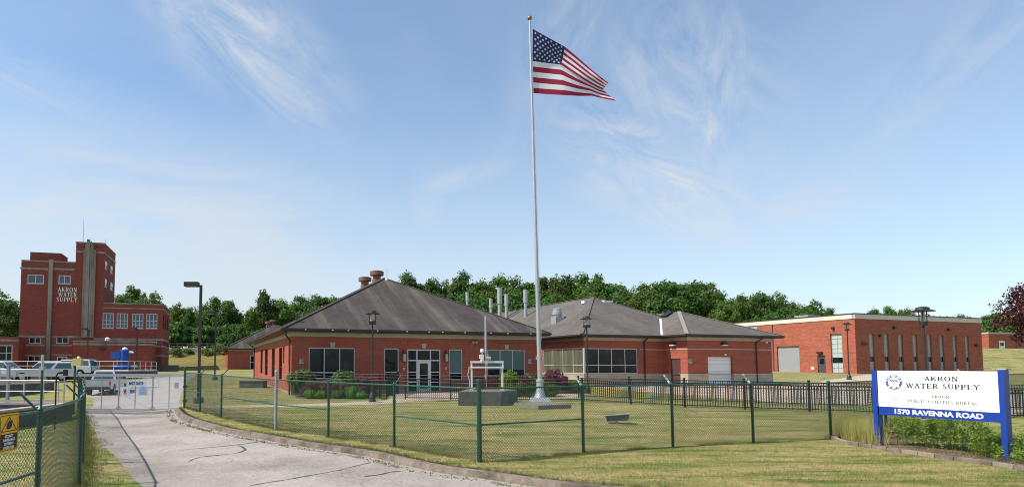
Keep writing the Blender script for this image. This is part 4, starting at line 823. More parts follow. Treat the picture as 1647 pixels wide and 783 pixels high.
u0, u1 = f7(77.8, 480)[0], f7(84.2, 480)[0]; pl = MB(); pl.box(u0, u1, -.35, .05, 0, zA+.35); pl.build('pilaster', M['stone_tower'], b7.root)
u0, u1 = f7(133, 480)[0], f7(152.5, 480)[0]; zz = f7(140, 543)[1]; pl = MB(); um = (u0+u1)/2; wd = u1-u0
pl.box(u0, u1, -.4, .01, zz, zT-1.0); pl.box(u0+wd*.16, u1-wd*.16, -.55, -.401, zz+.01, zT-.2); pl.box(um-wd*.2, um+wd*.06, -.75, -.551, zz+.02, zT+.5); pl.box(um+wd*.1, um+wd*.2, -.68, -.552, zz+.02, zT+.2); pl.build('pilaster', M['stone_tower'], b7.root)
for h in ha[:2]: window(b7, 'f', 0, h, [(h[0]+h[1])/2], [], glass='glass_blue', sill=True, fw=.12)
for h in ha[2:]: window(b7, 'f', 0, h, [(h[0]+h[1])/2], [], glass='glass', fw=.1)
window(b7, 'f', 0, hdoor, [(hdoor[0]+hdoor[1])/2], [], name='door', fw=.14)
for h in hw[:4]: window(b7, 'f', 0, h, [(h[0]*2+h[1])/3, (h[0]+h[1]*2)/3], [(h[2]+h[3])/2, h[2]+(h[3]-h[2])*.25], glass='glass_blue', sill=True, fw=.1)
for h in hw[4:]: window(b7, 'f', 0, h, [], [(h[2]+h[3])/2], glass='glass_blue', fw=.1)
for h in hs_: o = window(b7, 'r', uT1, h, [], [(h[2]+h[3])/2], glass='glass', fw=.12); k_ = MB(); wbox(k_, 'r', uT1, h[0]+.1, h[1]-.1, (h[2]+h[3])/2, h[3]-.12, -.1, -.07); k_.build('window_shade', M['signw'], o)
for h in hv: window(b7, 'r', uW1, h, [], [(h[2]+h[3])/2], glass='glass', fw=.08, frame='bronze')
mp7 = lambda v: (lambda a, z, d: Vector((a, v - d, z)))
for body, x0, x1, yt, yb in (('AKRON', 93, 124.3, 462.2, 469.3), ('WATER', 94, 124, 470.4, 477.2), ('SUPPLY', 90.7, 125.2, 478.2, 485.2)):
    a0, a1, z0, z1 = r7(x0, yt, x1, yb); serif('lettering', body, z1-z0, M['signw'], b7.root, mp7(0), (a0+a1)/2, z0, a1-a0, .1)
for px_, yt in ((133.5, 362), (181, 398)):
    q = b7.hit(px_, 395, b7.vv, 3); s_ = MB(); s_.tube((min(q.x, uT1-.4), 3, zT-.5), (min(q.x, uT1-.4), 3, zT+ (4.2 if yt == 362 else 1.4)), .05, .03, 6); s_.build('antenna', M['galv'], b7.root)
# low front block and left wing of the tower
vF = -6; uF0, uF1 = b7.front(117.5, 570, vF)[0], b7.front(243, 570, vF)[0]; zF = b7.front(180, 549, vF)[1]
lf = MB(); wall(lf, 'f', vF, uF0, uF1, -1.2, zF); wall(lf, 'l', uF0, vF, 0, -1, zF); wall(lf, 'r', uF1, vF, 0, -1, zF); lf.face([(uF0, vF, zF), (uF1, vF, zF), (uF1, 0, zF), (uF0, 0, zF)], (0, 0, 1)); lf.build('front_annex', M['brick_tower'], b7.root)
s_ = MB(); zq = b7.front(180, 553.5, vF)[1]; wbox(s_, 'f', vF, uF0-.04, uF1+.04, zq-.15, zq+.15, .002, .05); wbox(s_, 'f', vF, uF0-.06, uF1+.06, zF-.1, zF+.12, -.3, .06); wbox(s_, 'r', uF1, vF+.31, 0, zq-.15, zq+.15, .002, .05); s_.build('annex_band', M['stone_tower'], b7.root)
s_ = MB(); a, z = b7.front(165.5, 561, vF); wbox(s_, 'f', vF, a-.3, a+.3, z-.2, z+.2, .003, .3); s_.build('wall_lamp', M['bronze'], b7.root)
s_ = MB(); a, z = b7.front(173, 541, vF+2); s_.lathe([(.35, 0), (.35, .5), (.1, .7)], (a, vF+2, zF), 10); s_.build('roof_ventilator', M['white'], b7.root)
vL = -3; uL1 = b7.front(29.5, 560, vL)[0]; zL = b7.front(15, 541, vL)[1]; hlw = rect_front(b7, -6, 554.5, 20, 580.5, vL)
lf = MB(); wall(lf, 'f', vL, uL1-22, uL1, -1, zL, [hlw]); wall(lf, 'r', uL1, vL, 0, -1, zL); lf.face([(uL1-22, vL, zL), (uL1, vL, zL), (uL1, 4, zL), (uL1-22, 4, zL)], (0, 0, 1)); lo = lf.build('side_wing', M['brick_tower'], b7.root)
zq = b7.front(15, 547, vL)[1]; s_ = MB(); wbox(s_, 'f', vL, uL1-22, uL1+.04, zq-.15, zq+.15, .002, .05); s_.build('wing_band', M['stone_tower'], b7.root)
window(b7, 'f', vL, hlw, [b7.front(10, 567, vL)[0]], [(hlw[2]+hlw[3])/2], fw=.14, frame='galv')
s_ = MB(); s_.box(uF1+.6, uF1+3.6, -2.6, -2.3, -.5, 1.2); s_.box(uF1+.6, uF1+.9, -2.299, -.1, -.5, 1.2); s_.build('areaway_wall', M['conc_dark'], b7.root)

# ================================================================== retaining wall with railing on the bank
rt = thing('retaining_wall', 'long low grey concrete retaining wall with railing above the dry grass bank, left of the trees', 'wall', (-62, 119.5, height(-62, 118.5)))
m = MB(); m.box(0, 44, 0, .4, -1, 1.0); m.build('wall', M['concrete'], rt)
m = MB()
for i in range(23): m.box(i*2-.03+.05, i*2+.03+.05, .1, .16, 1.0, 1.9)
m.box(0, 44, .09, .17, 1.85, 1.92); m.box(0, 44, .1, .16, 1.4, 1.45); m.build('railing', M['galv'], rt)
for i in range(23):
    if i % 3 == 0: m = MB(); m.box(i*2-.2, i*2+.2, -.06, -.001, -1, 1.02); m.build('pier', M['conc_dark'], rt)

# ================================================================== fences
def chain(mb, A, B, h, pitch=.085, r=.0028, za=.03):
    """woven wire between two ground points"""
    Lh = Vector((B.x-A.x, B.y-A.y)).length; n = int((Lh + h) / pitch) + 1
    dl = Vector((B.x-A.x, B.y-A.y, 0)) / Lh; nn = Vector((-dl.y, dl.x, 0))
    def pt(s, z): t = s / Lh; return Vector((A.x + (B.x-A.x)*t, A.y + (B.y-A.y)*t, A.z + (B.z-A.z)*t + za + z))
    for sg in (1, -1):
        for k in range(n + 1):
            s0 = k * pitch - h if sg > 0 else k * pitch; s1 = s0 + h * sg; z0, z1 = 0, h
            def cutv(s0, z0, s1, z1, lim):
                t = (lim - s0) / (s1 - s0); return lim, z0 + (z1-z0)*t
            if max(s0, s1) <= 0 or min(s0, s1) >= Lh: continue
            if s0 < 0: s0, z0 = cutv(s0, z0, s1, z1, 0)
            if s0 > Lh: s0, z0 = cutv(s0, z0, s1, z1, Lh)
            if s1 < 0: s1, z1 = cutv(s0, z0, s1, z1, 0)
            if s1 > Lh: s1, z1 = cutv(s0, z0, s1, z1, Lh)
            o = nn * (.003 * sg); mb.tube(pt(s0, z0) + o, pt(s1, z1) + o, r, r, 3, False)
def fence(name, label, pts, h=1.83, mid=(), thick=(), arms=True, armside=1, m='green', mp='green_w', pitch=.085, wires=(), armm='rustarm', r=.0046, spec={}):
    root = thing(name, label, 'fence', ground(*pts[0])); O = ground(*pts[0]); Gs = [ground(*p) - O for p in pts]
    n = len(Gs)
    tops = [q + Vector((0, 0, h)) for q in Gs]
    for i, q in enumerate(Gs):
        a = Gs[max(i-1, 0)]; c = Gs[min(i+1, n-1)]; t = (c - a); t.z = 0; t.normalize(); side = Vector((-t.y, t.x, 0)) * armside
        rr = .062 if i in thick else .042; hh = h + (.12 if i in thick else .02)
        if i in spec: rr, hh = spec[i][0], spec[i][1]
        p = MB(); p.tube(q - Vector((0, 0, .2)), q + Vector((0, 0, hh)), rr, rr, 10); p.lathe([(rr*1.12, -.02), (rr*1.12, .02), (rr*.4, .06)], q + Vector((0, 0, hh)), 10)
        for zz_ in (.25, .8, 1.35): p.lathe([(rr*1.25, -.02), (rr*1.25, .02)], q + Vector((0, 0, zz_)), 10)
        po = p.build('fence_post', M[spec[i][2]] if i in spec else M[m], root)
        if arms and i not in thick and i not in spec:
            e = MB(); e.bar(q + Vector((0, 0, h-.02)), q + Vector((0, 0, h+.3)) + side * .3, .045, .03); e.build('barb_arm', M[armm if (i > 6 or armm == 'green') else 'green'], po)
    for i in range(n - 1):
        m_ = MB(); m_.tube(tops[i], tops[i+1], .024, .024, 8); m_.build('top_rail', M[mp], root)
        m_ = MB(); chain(m_, Gs[i], Gs[i+1], h - .03, pitch, r); m_.build('wire_mesh', M[m], root, uv=False)
        if i in mid: m_ = MB(); m_.tube(Gs[i] + Vector((0, 0, .92)), Gs[i+1] + Vector((0, 0, .92)), .022, .022, 8); m_.build('brace_rail', M[mp], root)
    for (i0, i1) in wires:
        m_ = MB()
        for k in (.12, .21, .3):
            for i in range(i0, i1):
                def sd2(i):
                    a = Gs[max(i-1, 0)]; c = Gs[min(i+1, n-1)]; t = (c - a); t.z = 0; t.normalize(); return Vector((-t.y, t.x, 0)) * armside
                m_.tube(tops[i] + Vector((0, 0, k)) + sd2(i)*k, tops[i+1] + Vector((0, 0, k)) + sd2(i+1)*k, .0025, .0025, 3, False)
        m_.build('barbed_wire', M['galv'], root, uv=False)
    return root
FP = [(-11.2, 31.7), (-9.45, 28.9), (-7.65, 26.2), (-4.5, 22.3), (-2.34, 20.4), (-.11, 18.0), (2.04, 15.2), (5.16, 16.9), (8.2, 18.1), (11.1, 18.95), (14.35, 20.1), (17.4, 21.6), (20.4, 23.2), (23.6, 25.0), (27, 27.0), (31, 29)]
fence('chain_link_fence', 'green chain-link fence from the gate around the flagpole lawn to behind the sign', FP, mid=(0, 2, 3, 5, 6), thick=(0, 6), armside=1, wires=((3, 6), (6, 15)), spec={3: (.055, 2.12, 'post_grey'), 0: (.055, 2.1, 'green'), 6: (.06, 2.02, 'green')})
tb = MB()
for s in (-.13, .14):
    pass
FL = [(-5.2, 3.6), (-5.32, 6.3), (-5.5, 9.3), (-6.75, 12.9), (-8.15, 15.7), (-9.6, 18.5), (-11.2, 21.5), (-12.9, 24.7), (-14.7, 28.2), (-16.9, 32.0)]
nf = fence('chain_link_fence', 'dark green chain-link fence in the left foreground with a yellow warning sign on it', FL, mid=(1, ), thick=(9,), armside=1, pitch=.08, r=.0034, armm='green')

# gate across the drive
gt = thing('slide_gate', 'long galvanised slide gate with EAST GATE sign closed across the drive', 'gate', ground(-11.3, 31.85)); GZ = height(-14, 31.85); gt.location.z = GZ
def gx(px_): return at(px_, 630, 31.85).x + 11.3
gm = MB(); zt_ = at(200, 603, 31.85).z - GZ; zb_ = .1
gm.bar((gx(298), 0, zt_), (gx(-20), 0, zt_), .09, .13); gm.bar((gx(298), 0, zb_), (gx(132), 0, zb_), .06, .07); gm.bar((gx(298), 0, .42), (gx(245), 0, .42), .012, .012)
for p, t in ((135.5, .05), (163.6, .035), (191, .06), (217.6, .035), (245.4, .06), (272, .035), (297.5, .06), (103, .045), (70, .045), (38, .045)):
    gm.bar((gx(p), 0, zb_), (gx(p), 0, zt_), t, t)
    if p in (191, 245.4):
        for s in (-1, 1): gm.bar((gx(p)+s*.18, 0, zb_), (gx(p), 0, zb_+.2), .03, .03); gm.bar((gx(p)+s*.18, 0, zt_), (gx(p), 0, zt_-.2), .03, .03)
gm.bar((gx(245), 0, zb_), (gx(191), 0, zt_-.9), .012, .012); gm.bar((gx(132), 0, zb_), (gx(-20), 0, zb_), .05, .05); gm.build('gate_frame', M['galv'], gt)
gw = MB(); chain(gw, Vector((gx(135.5), 0, 0)), Vector((gx(297.5), 0, 0)), zt_-.15, .085, .0022, .1); gw.build('wire_mesh', M['galv'], gt, uv=False)
lt = MB()
for z in (.55, 1.3): lt.box(gx(297.5)-.09, gx(297.5)+.1, -.07, .07, z-.06, z+.06)
lt.build('latch', M['black'], gt)
def gate_sign(name, x0, y0, x1, y1, m):
    a, c = at(x0, y1, 31.8), at(x1, y0, 31.8); s = MB(); s.box(a.x+11.3, c.x+11.3, -.09, -.075, a.z-GZ, c.z-GZ); return s.build(name, m, gt), (a.x+c.x)/2+11.3, (a.z+c.z)/2-GZ, c.z-a.z, c.x-a.x
o, x, z, hh_, ww = gate_sign('gate_name_sign', 206, 612.5, 232.5, 619.5, M['pale_sign']); txt('sign_text', 'EAST GATE', hh_*1.0, M['ink'], o, (x, -.092, z), (R(90), 0, 0), bold=.008, ext=.002, sx=.66)
o, x, z, hh_, ww = gate_sign('no_parking_sign', 193.8, 621.3, 209.3, 636, M['pale_sign'])
s = MB(); n = 24; rr = hh_*.26; cz_ = z - hh_*.1; s.face([(x-hh_*.34, -.093, z-hh_*.45), (x+hh_*.34, -.093, z-hh_*.45), (x+hh_*.34, -.093, z+hh_*.3), (x-hh_*.34, -.093, z+hh_*.3)], (0, -1, 0)); s.build('sign_panel', M['signw'], o)
s = MB()
for i in range(n):
    t0, t1 = 2*math.pi*i/n, 2*math.pi*(i+1)/n; s.face([(x+rr*math.cos(t0), -.097, cz_+rr*math.sin(t0)), (x+rr*math.cos(t1), -.097, cz_+rr*math.sin(t1)), (x+rr*.78*math.cos(t1), -.097, cz_+rr*.78*math.sin(t1)), (x+rr*.78*math.cos(t0), -.097, cz_+rr*.78*math.sin(t0))], (0, -1, 0))
s.bar((x-rr*.62, -.099, cz_+rr*.62), (x+rr*.62, -.099, cz_-rr*.62), .02, .002, up=(0, 1, 0)); s.build('prohibition_ring', M['red_l'], o)
txt('sign_letter', 'P', hh_*.42, M['ink'], o, (x, -.095, cz_), (R(90), 0, 0), bold=.01, ext=.001); 
for i_, ww_ in enumerate((.3, .5)): s = MB(); s.box(x-hh_*ww_/2, x+hh_*ww_/2, -.098, -.094, z+hh_*(.22-.07*i_), z+hh_*(.255-.07*i_)); s.build('sign_line', M['seal'], o)
o, x, z, hh_, ww = gate_sign('notice_sign', 222.3, 619.8, 238.5, 635.7, M['pale_sign'])
for i_ in range(9): s = MB(); w_ = ww*random.uniform(.28, .42); s.box(x-w_, x+w_, -.093, -.091, z+hh_*(.36-.09*i_), z+hh_*(.385-.09*i_)); s.build('sign_line', M['seal'], o)
o, x, z, hh_, ww = gate_sign('notice_plate', 280.8, 615, 288, 624, M['galv'])
# gate support posts
for px_, yt, lab in ((12, 587.5, 'grey steel gate support post with flat cap at the left end of the slide gate'),):
    q = at(px_, 640, 29.5); z0 = height(q.x, q.y); t_ = thing('gate_support_post', lab, 'post', (q.x, q.y, z0)); s = MB(); H_ = at(px_, yt, 29.5).z - z0; s.box(-.06, .06, -.06, .06, -.2, H_); s.build('post', M['post_grey'], t_)
    s = MB(); s.box(-.075, .075, -.075, .075, H_, H_+.05); s.bar((.06, 0, H_-.1), (.28, 0, H_-.12), .06, .08); s.bar((.06, .02, H_-.6), (.3, .02, H_-.35), .05, .05); s.box(.18, .42, -.06, .06, H_-.5, H_-.3); s.build('roller_bracket', M['galv'], t_)
# warning sign on the near fence
A_, B_ = Vector(FL[1]), Vector(FL[2]); dfl = (B_ - A_).normalized(); 
def onfence(px_):
    k = (px_-CX)/F; t = (k*A_.y - A_.x) / (dfl.x - k*dfl.y); return A_ + dfl*t
p0, p1 = onfence(-1), onfence(30); c0 = (p0+p1)/2; zc = at(15, 695.5, c0.y).z; hs = at(15, 664.5, c0.y).z - at(15, 726.5, c0.y).z; wsn = (p1-p0).length; ang = math.atan2(dfl.y, dfl.x)
ws = thing('warning_sign', 'yellow SECURITY SURVEILLANCE warning sign wired to the near left fence', 'sign', (c0.x, c0.y, 0), ang)
yo = -.035                                                                  # the side facing the drive
s = MB(); n = 6; rc_ = .03; prof = []
for cx_, cz_, a0 in ((wsn/2-rc_, hs/2-rc_, 0), (-wsn/2+rc_, hs/2-rc_, 90), (-wsn/2+rc_, -hs/2+rc_, 180), (wsn/2-rc_, -hs/2+rc_, 270)):
    for i in range(n+1): t = R(a0 + 90*i/n); prof.append((cx_+rc_*math.cos(t), cz_+rc_*math.sin(t)))
def plate2(mb, prof, y0, y1):
    mb.face([(a, y1, zc+c) for a, c in prof], (0, -1, 0)); mb.face([(a, y0, zc+c) for a, c in prof], (0, 1, 0))
    for p_, q_ in zip(prof, prof[1:]+prof[:1]): mb.face([(p_[0], y0, zc+p_[1]), (q_[0], y0, zc+q_[1]), (q_[0], y1, zc+q_[1]), (p_[0], y1, zc+p_[1])], None)
plate2(s, prof, yo, yo-.004); so_ = s.build('panel', M['sign_y'], ws)
def outline(pts, wd, y, close=True):
    mb = MB(); q = pts + pts[:1] if close else pts
    for a, c in zip(q, q[1:]): mb.bar((a[0], y, zc+a[1]), (c[0], y, zc+c[1]), wd, .002, up=(0, 1, 0))
    return mb
W2, H2 = wsn/2, hs/2
outline([(-W2+.025, -H2+.03), (W2-.025, -H2+.03), (W2-.025, H2-.025), (-W2+.025, H2-.025)], .006, yo-.006).build('border', M['ink'], so_)
outline([(-W2+.05, H2*.02+.02), (W2-.05, H2*.02+.02), (0, H2-.045)], .010, yo-.007).build('triangle_outline', M['ink'], so_)
s = MB(); fl_ = [(-.07, .06), (-.02, .05), (.04, .06), (.07, .1), (.06, .13), (.09, .17), (.03, .155), (.01, .19), (-.01, .16), (-.05, .13), (-.06, .1)]
s.face([(a, yo-.0065, zc+c) for a, c in fl_], (0, -1, 0)); s.build('camera_symbol', M['ink'], so_)
s = MB(); s.face([(-W2+.035, yo-.0055, zc-H2+.045), (W2-.035, yo-.0055, zc-H2+.045), (W2-.035, yo-.0055, zc-.01), (-W2+.035, yo-.0055, zc-.01)], (0, -1, 0)); s.build('text_field', M['black'], so_)
for i_, b_ in enumerate(('SECURITY', 'SURVEILLANCE', 'SYSTEM IN', 'OPERATION')): txt('sign_text', b_, .05, M['signw'], so_, (0, yo-.008, zc-.045-.052*i_), (R(90), 0, 0), bold=.001, ext=.001, sx=.92 if i_ != 1 else .82)

# black picket fences
def picket(name, label, pts, h=1.22, post_every=2.4, post=.085, tall=1.32):
    root = thing(name, label, 'fence', ground(*pts[0])); O = ground(*pts[0])
    path = [Vector(p) for p in pts]; segs = []
    for a, c in zip(path, path[1:]):
        n = max(1, round((c-a).length / post_every)); segs += [(a.lerp(c, i/n), a.lerp(c, (i+1)/n)) for i in range(n)]
    for i, (a, c) in enumerate(segs + [(segs[-1][1], None)]):
        q = ground(*a) - O; s = MB(); s.box(q.x-post/2, q.x+post/2, q.y-post/2, q.y+post/2, q.z-.1, q.z+tall); s.box(q.x-post*.65, q.x+post*.65, q.y-post*.65, q.y+post*.65, q.z+tall, q.z+tall+.03); s.build('fence_post', M['black'], root)
    for a, c in segs:
        A, C = ground(*a) - O, ground(*c) - O; s = MB()
        for z in (.12, h-.16, h-.005): s.bar(A+Vector((0, 0, z)), C+Vector((0, 0, z)),   .035, .04)
        n = round((C-A).length/.115)
        for i in range(1, n): q = A.lerp(C, i/n); s.box(q.x-.0125, q.x+.0125, q.y-.0125, q.y+.0125, q.z+.06, q.z+h)
        s.build('picket_panel', M['black'], root, uv=False)
    return root
def W2D(px_, D): q = at(px_, 600, D); return (q.x, q.y)
picket('picket_fence', 'black metal picket fence along the lawn, nearest run from plaza to sign', [W2D(652, 36.2), W2D(800, 35), W2D(936, 34.6), W2D(1100, 31), W2D(1300, 28.8), W2D(1410, 27.8), W2D(1560, 26.6), W2D(1760, 25.5)])
picket('picket_fence', 'second black picket fence line behind the front run, along the concrete apron', [W2D(930, 37.5), W2D(1100, 34.5), W2D(1300, 31.8), W2D(1410, 31), W2D(1700, 29.5)])
picket('picket_fence', 'short black picket fence beside the red bushes left of the plaza opening', [W2D(611, 36.6), W2D(622, 36.8), W2D(640, 40.6)], h=1.3, post=.1, tall=1.45)
picket('picket_fence', 'black picket fence close along the front of the glass entrance doors', [W2D(756, 40.2), W2D(830, 41.5), W2D(905, 42.5)])

# ================================================================== flagpole and flag
FB = gp(869, 649); FB = Vector(at(868.5, 620, 33.2)); FB.z = height(FB.x, FB.y)
fp = thing('flagpole', 'tall tapered grey metal flagpole with gold ball on a square cast base', 'flagpole', FB)
top = at(852, 33, 33.2) - FB; base0 = Vector((0, 0, 1.6)); s = MB(); prev = Vector((0, 0, 1.1)); n = 5
for i in range(n): a = i/n; c = (i+1)/n; pa = prev.lerp(top, a) if i else prev; pa = Vector((0, 0, 1.1)).lerp(top, a); pc = Vector((0, 0, 1.1)).lerp(top, c); s.tube(pa, pc, .125-.075*a, .125-.075*c, 16)
s.build('pole', M['galv'], fp, smooth=False)
s = MB(); s.lathe([(.34, .30), (.3, .42), (.24, .6), (.2, .85), (.19, 1.15), (.22, 1.2), (.22, 1.3), (.14, 1.34)], (0, 0, 0), 16); s.hexa([(-.52, -.52, .12), (.52, -.52, .12), (.52, .52, .12), (-.52, .52, .12), (-.38, -.38, .33), (.38, -.38, .33), (.38, .38, .33), (-.38, .38, .33)]); s.build('cast_base', M['galv'], fp)
s = MB(); c = top + Vector((0, 0, .12)); s.lathe([(.02, -.16)] + [(.13*math.sin(math.pi*i/10), -.13*math.cos(math.pi*i/10)) for i in range(1, 10)] + [(.01, .13)], c, 14); s.build('ball_finial', M['gold'], fp, smooth=True)
s = MB(); s.tube(top*.16+Vector((.16, -.02, 0)), top+Vector((.08, -.02, 0)), .007, .007, 4, False); s.build('halyard', M['white'], fp); s = MB(); z_ = 2.4; s.box(-.2, -.11, -.05, .05, z_, z_+.2); s.box(.1, .16, -.14, -.02, z_, z_+.14); s.build('cleat', M['galv'], fp)
slab = [gp(827, 651.5), gp(866, 658.5), gp(919, 656), gp(880, 649.5)]; sl_z = min(p.z for p in slab)
s = MB(); s.prism([(p.x-FB.x, p.y-FB.y) for p in slab], -.15, .125); o = s.build('concrete_slab', M['conc_top'], None); o.location = (FB.x, FB.y, FB.z); tag(o, 'low square concrete slab under the flagpole', 'slab')
# flag: stripes follow a cloth surface
DF = 33.2; NU, NV = 52, 39
cols_ = {0: [(857, 47), (856.3, 98.6), (857.5, 150)], .4: [(908, 75.5), (902, 104.5), (908, 154)], .55: [(926, 90), (924, 119), (930, 154.5)], .7: [(947, 108), (944, 131.5), (953, 153.5)], .86: [(964, 122.5), (961, 141), (970, 159)], 1: [(978.5, 134), (970, 144.5), (990.5, 164)]}
ku = sorted(cols_)
def cloth(s_, t_):
    """s along the fly, t from top (0) to bottom (1)"""
    def colp(u):
        a, m_, c = [Vector(p) for p in cols_[u]]
        return a.lerp(m_, t_/(7/13)) if t_ < 7/13 else m_.lerp(c, (t_-7/13)/(6/13))
    for a, c in zip(ku, ku[1:]):
        if s_ <= c: k = (s_-a)/(c-a); p = colp(a).lerp(colp(c), k); break
    w1 = math.sin(s_*9 + t_*4.5)*.16*s_**.5 + math.sin(s_*17 - t_*7)*.06*s_
    fold = 0
    if t_ > 7/13: fold = -.55 * s_ * (1 - abs((t_-7/13)/(6/13) - .12)) 
    w1 += fold * .25 + .2*s_*(t_-.5)
    p = p + Vector((0, math.sin(s_*10 + 1)*1.2*s_*(1 if t_ > .9 else .3)))
    return at(p.x, p.y, DF - w1)
fg = MB(); fo = at(857, 100, DF); fgroot = thing('flag', 'American flag with stars and stripes flying from the flagpole, furled towards its tip', 'flag', fo)
idx = {}
for i in range(NU+1):
    for j in range(NV+1): idx[i, j] = len(fg.v); fg.v.append(cloth(i/NU, j/NV) - fo)
for i in range(NU):
    for j in range(NV):
        st = int(j / NV * 13); m_ = 2 if (st < 7 and i/NU < .4) else (0 if st % 2 == 0 else 1); fg.f.append((idx[i, j], idx[i, j+1], idx[i+1, j+1], idx[i+1, j])); fg.m.append(m_)
fg.build('cloth', [M['fl_red'], M['fl_white'], M['fl_blue']], fgroot, smooth=True, uv=False)
stx = MB()
for r_ in range(9):
    for c_ in range(6 if r_ % 2 == 0 else 5):
        s_ = .4 * ((c_ + (.5 if r_ % 2 == 0 else 1)) / 6); t_ = 7/13 * ((r_ + .9) / 9.8)
        P_ = cloth(s_, t_) - fo; du = (cloth(s_+.02, t_) - cloth(s_, t_)).normalized(); dv = (cloth(s_, t_) - cloth(s_, t_+.02)).normalized(); nn = du.cross(dv).normalized(); nn = nn if nn.y < 0 else -nn
        for sgn in (1, -1):
            pts = []
            for k in range(10): a = math.pi/2 + k*math.pi/5; rr = .085 if k % 2 == 0 else .036; pts.append(P_ + nn*.012*sgn + du*math.cos(a)*rr + dv*math.sin(a)*rr)
            for k in range(10): stx.face([P_ + nn*.012*sgn, pts[k], pts[(k+1) % 10]], nn*sgn)
stx.build('stars', M['fl_white'], fgroot, uv=False)
# vault with weather station frame
vt = [gp(737, 652.3), gp(806, 652.3), gp(832, 648), gp(812, 642.5), gp(752, 643.5)]; c = sum(vt, Vector())/5; vz = .35
s = MB(); s.prism([(p.x-c.x, p.y-c.y) for p in vt], -.3, .66, 0); o = s.build('concrete_vault', M['conc_dark']); o.location = (c.x, c.y, vz); tag(o, 'dark grey many-sided concrete vault on the lawn left of the flagpole', 'vault')
s = MB(); cc = [((p.x-c.x)*.97, (p.y-c.y)*.97) for p in vt]; s.prism(cc, .662, .70); o2 = s.build('lid', M['conc_top'], o)
wf = thing('instrument_frame', 'white metal portal frame with small weather instruments standing on the concrete vault', 'instrument frame', (c.x, c.y, vz+.70)); Dw = c.y
def wl(px_, py_, D=Dw): q = at(px_, py_, D); return Vector((q.x-c.x, q.y-c.y, q.z-vz-.70))
aL, aR = wl(758.5, 600), wl(808.5, 600); zt_ = wl(780, 582).z; zb2 = wl(780, 590.5).z
s = MB(); s.box(aL.x-.05, aR.x+.05, -.05, .05, zt_-.05, zt_+.06); s.box(aL.x-.05, aR.x+.05, -.09, .09, zb2-.04, zb2+.05); s.box(aL.x-.04, aL.x+.04, -.04, .04, zb2+.05, zt_-.05); s.box(aR.x-.04, aR.x+.04, -.04, .04, zb2+.05, zt_-.05); s.build('crossbeam', M['white_metal'], wf)
for x in (aL.x, aR.x-.02): s = MB(); s.box(x-.045, x+.045, -.045, .045, 0, zb2-.04); s.box(x-.1, x+.1, -.1, .1, 0, .03); s.build('leg', M['white_metal'], wf)
s = MB(); q = wl(775.5, 572); s.lathe([(.1, -.08), (.1, .1)], (q.x, 0, zt_+.14), 10); s.tube((q.x, 0, zt_+.06), (q.x, 0, zt_+.62), .025); s.lathe([(.1, 0), (.12, .05), (.1, .16), (.03, .2)], (q.x, 0, zt_+.55), 10); s.box(q.x-.16, q.x+.08, -.08, .08, zt_+.2, zt_+.42); s.build('gauge', M['white_metal'], wf)
s = MB(); q = wl(784, 575); s.tube((q.x-.12, 0, zt_+.2), (q.x+.18, 0, zt_+.2), .11, .11, 12); s.box(q.x-.05, q.x+.05, -.05, .05, zt_+.06, zt_+.45); s.build('motor', M['galv'], wf)
s = MB(); s.path([(aL.x-.12, 0, zb2+.05), (aL.x-.2, .02, zb2-.4), (aL.x-.1, 0, zb2-.8), (aL.x-.14, 0, .02)], .03, 6); s.path([(q.x+.0, .05, zb2), (q.x-.12, .05, zb2-.35), (q.x-.2, .05, zb2-.55)], .02, 6); s.build('hose', M['gravel'], wf)
ms = at(782, 620, 36.8); mz = height(ms.x, ms.y); mt = thing('radio_mast', 'slim grey mast standing behind the white instrument frame', 'mast', (ms.x, ms.y, mz)); Hm = at(782, 508, 36.8).z-mz; s = MB(); s.tube((0, 0, 0), (0, 0, Hm*.55), .045, .045, 8); s.tube((0, 0, Hm*.55), (0, 0, Hm), .075, .075, 8); s.build('mast', M['post_grey'], mt); s = MB(); s.box(-.07, .07, -.1, .04, Hm*.4, Hm*.4+.3); s.build('junction_box', M['galv'], mt)
# tilted flood lamp on the lawn
q = gp(992, 681); t_ = thing('ground_floodlight', 'tilted grey box floodlight lying low on the lawn right of the flagpole', 'floodlight', q, R(-20)); s = MB()
s.hexa([(-.36, -.16, .1), (.42, -.16, .14), (.42, .22, .12), (-.36, .22, .08), (-.44, -.24, .30), (.48, -.22, .40), (.48, .26, .38), (-.44, .26, .27)]); s.build('housing', mat('lamp_housing', (.08, .09, .1), .5, var=.2), t_)
s = MB(); s.hexa([(-.46, -.26, .305), (.5, -.24, .405), (.5, .28, .385), (-.46, .28, .275), (-.46, -.26, .33), (.5, -.24, .43), (.5, .28, .41), (-.46, .28, .30)]); s.build('rim', M['galv'], t_); s = MB(); s.tube((0, 0, -.05), (0, 0, .14), .05); s.bar((-.4, -.2, .0), (-.4, -.2, .28), .04, .06); s.build('bracket', M['galv'], t_)

# ================================================================== street sign
A_ = at(1413.5, 650, 18.4); A_ = Vector((A_.x, A_.y)); Bq = at(1611, 650, 15.75); Bq = Vector((Bq.x, Bq.y)); Ls = (Bq-A_).length; ang = math.atan2(Bq.y-A_.y, Bq.x-A_.x); gz = height(A_.x, A_.y)
sg = thing('entrance_sign', 'white AKRON WATER SUPPLY sign board between two blue posts, right foreground', 'sign', (A_.x, A_.y, gz), ang)
zt_ = 2.26; zw = 1.18; zb_ = .93
for x, nm in ((-.0, 0), (Ls, 1)): s = MB(); s.box(x-.0 if nm else x-.10, x+.12 if nm else x+.015, -.11, .14, -.3, zt_+.035 if nm else zt_); s.build('post', M['blue'], sg)
s = MB(); s.box(.021, Ls-.021, -.05, .05, zw, zt_-.005); s.build('white_panel', M['signw'], sg); s = MB(); s.box(.021, Ls-.021, -.055, .055, zb_, zw-.002); s.build('address_panel', M['blue'], sg)
